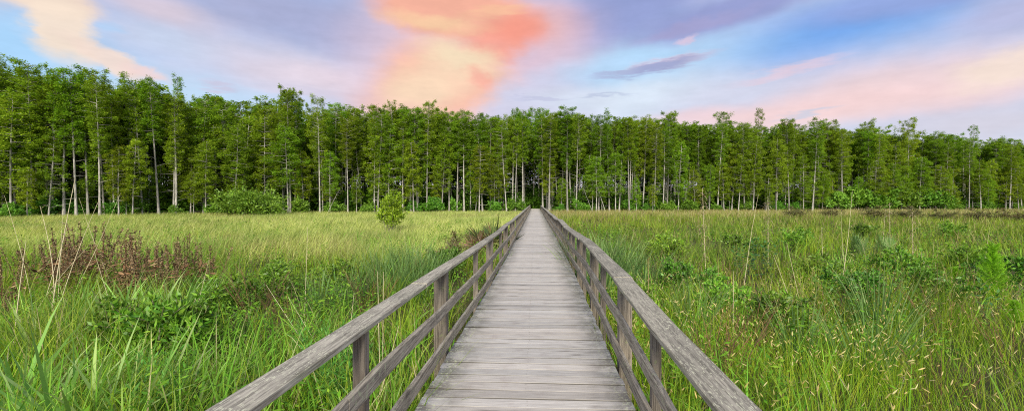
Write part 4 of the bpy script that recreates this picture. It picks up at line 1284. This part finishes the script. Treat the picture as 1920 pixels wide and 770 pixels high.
def srgb(c): return tuple(v * 10.0 * SKY_GAIN for v in lin(*c))


def blob(cur, X, Y, rx, ry, rot, c, alpha, coord=None, hard=.25):
    r = ray(X, Y); a0 = math.atan2(r[0], r[1]); e0 = math.atan2(r[2], math.hypot(r[0], r[1]))
    sx = rx / F_PX * math.cos(a0 + YAW) ** 2; sy = ry / F_PX * math.cos(a0 + YAW) * math.cos(e0) ** 2
    v = t.mapping(coord or SOFT, loc=(a0, e0, 0), rot=(0, 0, math.radians(rot)), scale=(sx, sy, 1), typ="TEXTURE")
    ln = t.new("ShaderNodeVectorMath", operation="LENGTH"); t.link(v, ln.inputs[0])
    m = t.rng(ln.outputs["Value"], 1.0 + (1 - hard) * .35, hard, 0, alpha)
    return t.mix(m, cur, srgb(c))


g = t.new("ShaderNodeValToRGB")
er = g.color_ramp; er.elements[0].position = .5; er.elements[0].color = tuple(lin(226, 220, 232)) + (1,)
er.elements[1].position = .74; er.elements[1].color = tuple(lin(150, 180, 236)) + (1,)
e = er.elements.new(.60); e.color = tuple(lin(198, 212, 240)) + (1,)
e = er.elements.new(1.0); e.color = tuple(lin(140, 160, 215)) + (1,)
t.link(t.math("ADD", t.math("MULTIPLY", sp.outputs[2], .5), .5), g.inputs[0])
gm = t.new("ShaderNodeVectorMath", operation="SCALE"); t.link(g.outputs[0], gm.inputs[0]); gm.inputs["Scale"].default_value = 10.0 * SKY_GAIN
cur = gm.outputs[0]
# broad clouds elsewhere in the dome
cn = t.noise(t.mapping(dvec, scale=(1, 1, 2.2)), 1.7, 5, .6)
cur = t.mix(t.rng(cn.outputs[0], .46, .66, 0, .55), cur, srgb((214, 200, 218)))
BL = [
    # clear air on the right and left
    (1560, 70, 330, 80, 0, (128, 176, 240), .92, SOFT, .1), (1560, 60, 210, 34, 4, (104, 160, 234), .7, SOFT, .1), (1720, 118, 240, 46, 0, (196, 206, 238), .75, SOFT, .1),
    (1210, 115, 250, 58, 0, (180, 219, 250), .92, SOFT, .15), (1150, 178, 290, 52, 0, (224, 235, 246), .88, SOFT, .1),
    (60, 120, 230, 120, 0, (170, 215, 252), .95, SOFT, .3), (350, 185, 260, 62, 0, (196, 224, 249), .9, SOFT, .1),
    # lavender veil over the middle left
    (560, 22, 290, 78, 0, (172, 175, 210), .93, SOFT, .15), (470, 105, 250, 52, -6, (212, 212, 232), .75, SOFT, .1), (310, 82, 130, 40, -6, (206, 220, 244), .7, SOFT, .1),
    (600, 140, 200, 50, 0, (238, 217, 224), .8, SOFT, .1), (610, 172, 150, 9, 0, (216, 206, 222), .8, STREAK, .2), (400, 160, 44, 9, 0, (206, 200, 222), .8, STREAK, .3),
    # cream cloud
    (300, 14, 130, 36, -6, (228, 208, 216), .75, SOFT, .2), (70, 0, 130, 44, 0, (250, 222, 198), .93, WISP, .45), (108, 62, 74, 78, 24, (253, 230, 206), .96, WISP, .5),
    (190, 118, 96, 22, -24, (252, 226, 208), .92, WISP, .4), (262, 140, 60, 12, -8, (250, 216, 208), .8, WISP, .3),
    (205, 62, 34, 14, 0, (178, 210, 245), .7, WISP, .2), (40, 72, 30, 14, -20, (180, 216, 250), .7, WISP, .3),
    # purple sheet, upper right, its lower edge climbing to the right
    (1170, 18, 190, 70, 8, (150, 160, 211), .94, SOFT, .4), (1370, 22, 230, 38, 8, (152, 158, 209), .94, SOFT, .45), (1290, 60, 130, 15, 9, (168, 163, 207), .8, WISP, .3),
    (1710, 4, 280, 38, 0, (150, 168, 224), .88, SOFT, .3), (1890, 34, 150, 60, 0, (188, 188, 222), .85, SOFT, .2),
    # pinks, lower right
    (1720, 165, 320, 62, 0, (246, 214, 212), .88, SOFT, .2), (1500, 212, 400, 36, 0, (250, 212, 208), .9, SOFT, .2), (1880, 120, 150, 36, 8, (252, 228, 210), .9, WISP, .3),
    (1860, 232, 240, 30, 0, (214, 208, 222), .85, SOFT, .2), (1350, 180, 190, 34, 4, (216, 215, 233), .75, SOFT, .1), (1510, 212, 70, 8, 6, (206, 206, 222), .8, STREAK, .2),
    (1480, 132, 110, 11, 8, (234, 206, 218), .75, STREAK, .1), (1300, 215, 110, 18, 0, (250, 212, 214), .6, SOFT, .1), (1010, 196, 150, 40, 0, (208, 208, 230), .75, SOFT, .1),
    # the lit cumulus: halo, upper lobe, body, neck, bright core
    (885, 105, 250, 180, 0, (238, 202, 210), .9, SOFT, .3), (1015, 85, 95, 80, 0, (226, 197, 213), .8, SOFT, .2),
    (1025, 36, 75, 52, 0, (246, 184, 172), .6, SOFT, .1),
    (850, 24, 168, 60, -3, (253, 180, 148), .97, WISP, .6), (838, 155, 132, 95, 0, (255, 192, 160), .95, WISP, .45), (932, 84, 92, 46, 26, (255, 166, 138), .9, WISP, .35),
    (972, 44, 66, 40, 0, (255, 154, 124), .8, SOFT, .2), (735, 195, 85, 50, 0, (252, 196, 180), .8, SOFT, .2),
    (815, 42, 110, 20, -3, (255, 208, 160), .9, WISP, .2), (930, 22, 70, 12, 6, (255, 196, 152), .75, STREAK, .2),
    (862, 114, 80, 40, -12, (255, 231, 190), .95, WISP, .25), (806, 165, 92, 52, 18, (255, 220, 182), .92, WISP, .2), (892, 150, 34, 20, -30, (255, 170, 146), .7, WISP, .2),
    (1004, 222, 136, 92, 14, (211, 209, 231), .92, WISP, .62), (1150, 128, 150, 40, 0, (186, 220, 250), .8, SOFT, .2), (1120, 182, 180, 34, 0, (222, 232, 245), .75, SOFT, .2),
    # small dark cloud with a pink rim
    (1245, 118, 96, 13, 7, (236, 200, 212), .8, STREAK, .3), (1235, 124, 98, 13, 8, (162, 168, 208), .95, STREAK, .4), (1150, 138, 60, 7, 4, (176, 184, 218), .8, STREAK, .3),
    (1292, 79, 22, 6, 20, (224, 198, 218), .8, WISP, .2), (1130, 181, 60, 4, 0, (190, 198, 222), .7, STREAK, .2), (1010, 186, 60, 4, 0, (196, 196, 222), .7, STREAK, .2),
]
for b in BL: cur = blob(cur, *b)
fs = t.noise(t.mapping(dvec, scale=(1, 1, 4.5)), 9, 6, .62)
ff = t.noise(t.mapping(dvec, scale=(1, 1, 2.0)), 22, 4, .6)
det = t.math("MULTIPLY", t.rng(fs.outputs[0], .3, .7, .94, 1.05, False), t.rng(ff.outputs[0], .3, .7, .97, 1.03, False))
ds = t.new("ShaderNodeVectorMath", operation="SCALE"); t.link(cur, ds.inputs[0]); t.link(det, ds.inputs["Scale"])
cur = ds.outputs[0]
# the clear-air sky shows through the clouds a little
mx = t.mix(.90, sky.outputs[0], cur)
t.link(mx, bg.inputs["Color"]); bg.inputs["Strength"].default_value = .1
t.link(bg.outputs[0], out.inputs["Surface"])

sun_d = bpy.data.lights.new("sun", "SUN"); sun_d.energy = 4.6; sun_d.angle = math.radians(28); sun_d.color = (1.0, .94, .80)
sun = bpy.data.objects.new("sun", sun_d); COL.objects.link(sun)
sun.rotation_euler = (math.pi / 2 - SUN_EL, 0, math.pi - SUN_AZ)
sun.location = (0, 0, 60)

# ------------------------------------------------------------------ render settings
scene.render.engine = "CYCLES"
c = scene.cycles
c.max_bounces = 5; c.diffuse_bounces = 3; c.glossy_bounces = 2; c.transmission_bounces = 4; c.transparent_max_bounces = 4
c.use_denoising = False
c.pixel_filter_type = "BLACKMAN_HARRIS"; c.filter_width = 1.1
try:
    c.denoiser = "OPENIMAGEDENOISE"; c.denoising_input_passes = "RGB_ALBEDO_NORMAL"
except Exception:
    pass
c.caustics_reflective = False; c.caustics_refractive = False
scene.view_settings.view_transform = "Standard"; scene.view_settings.look = "None"
scene.view_settings.exposure = 0.58; scene.view_settings.gamma = 1.0; scene.view_settings.use_curve_mapping = False
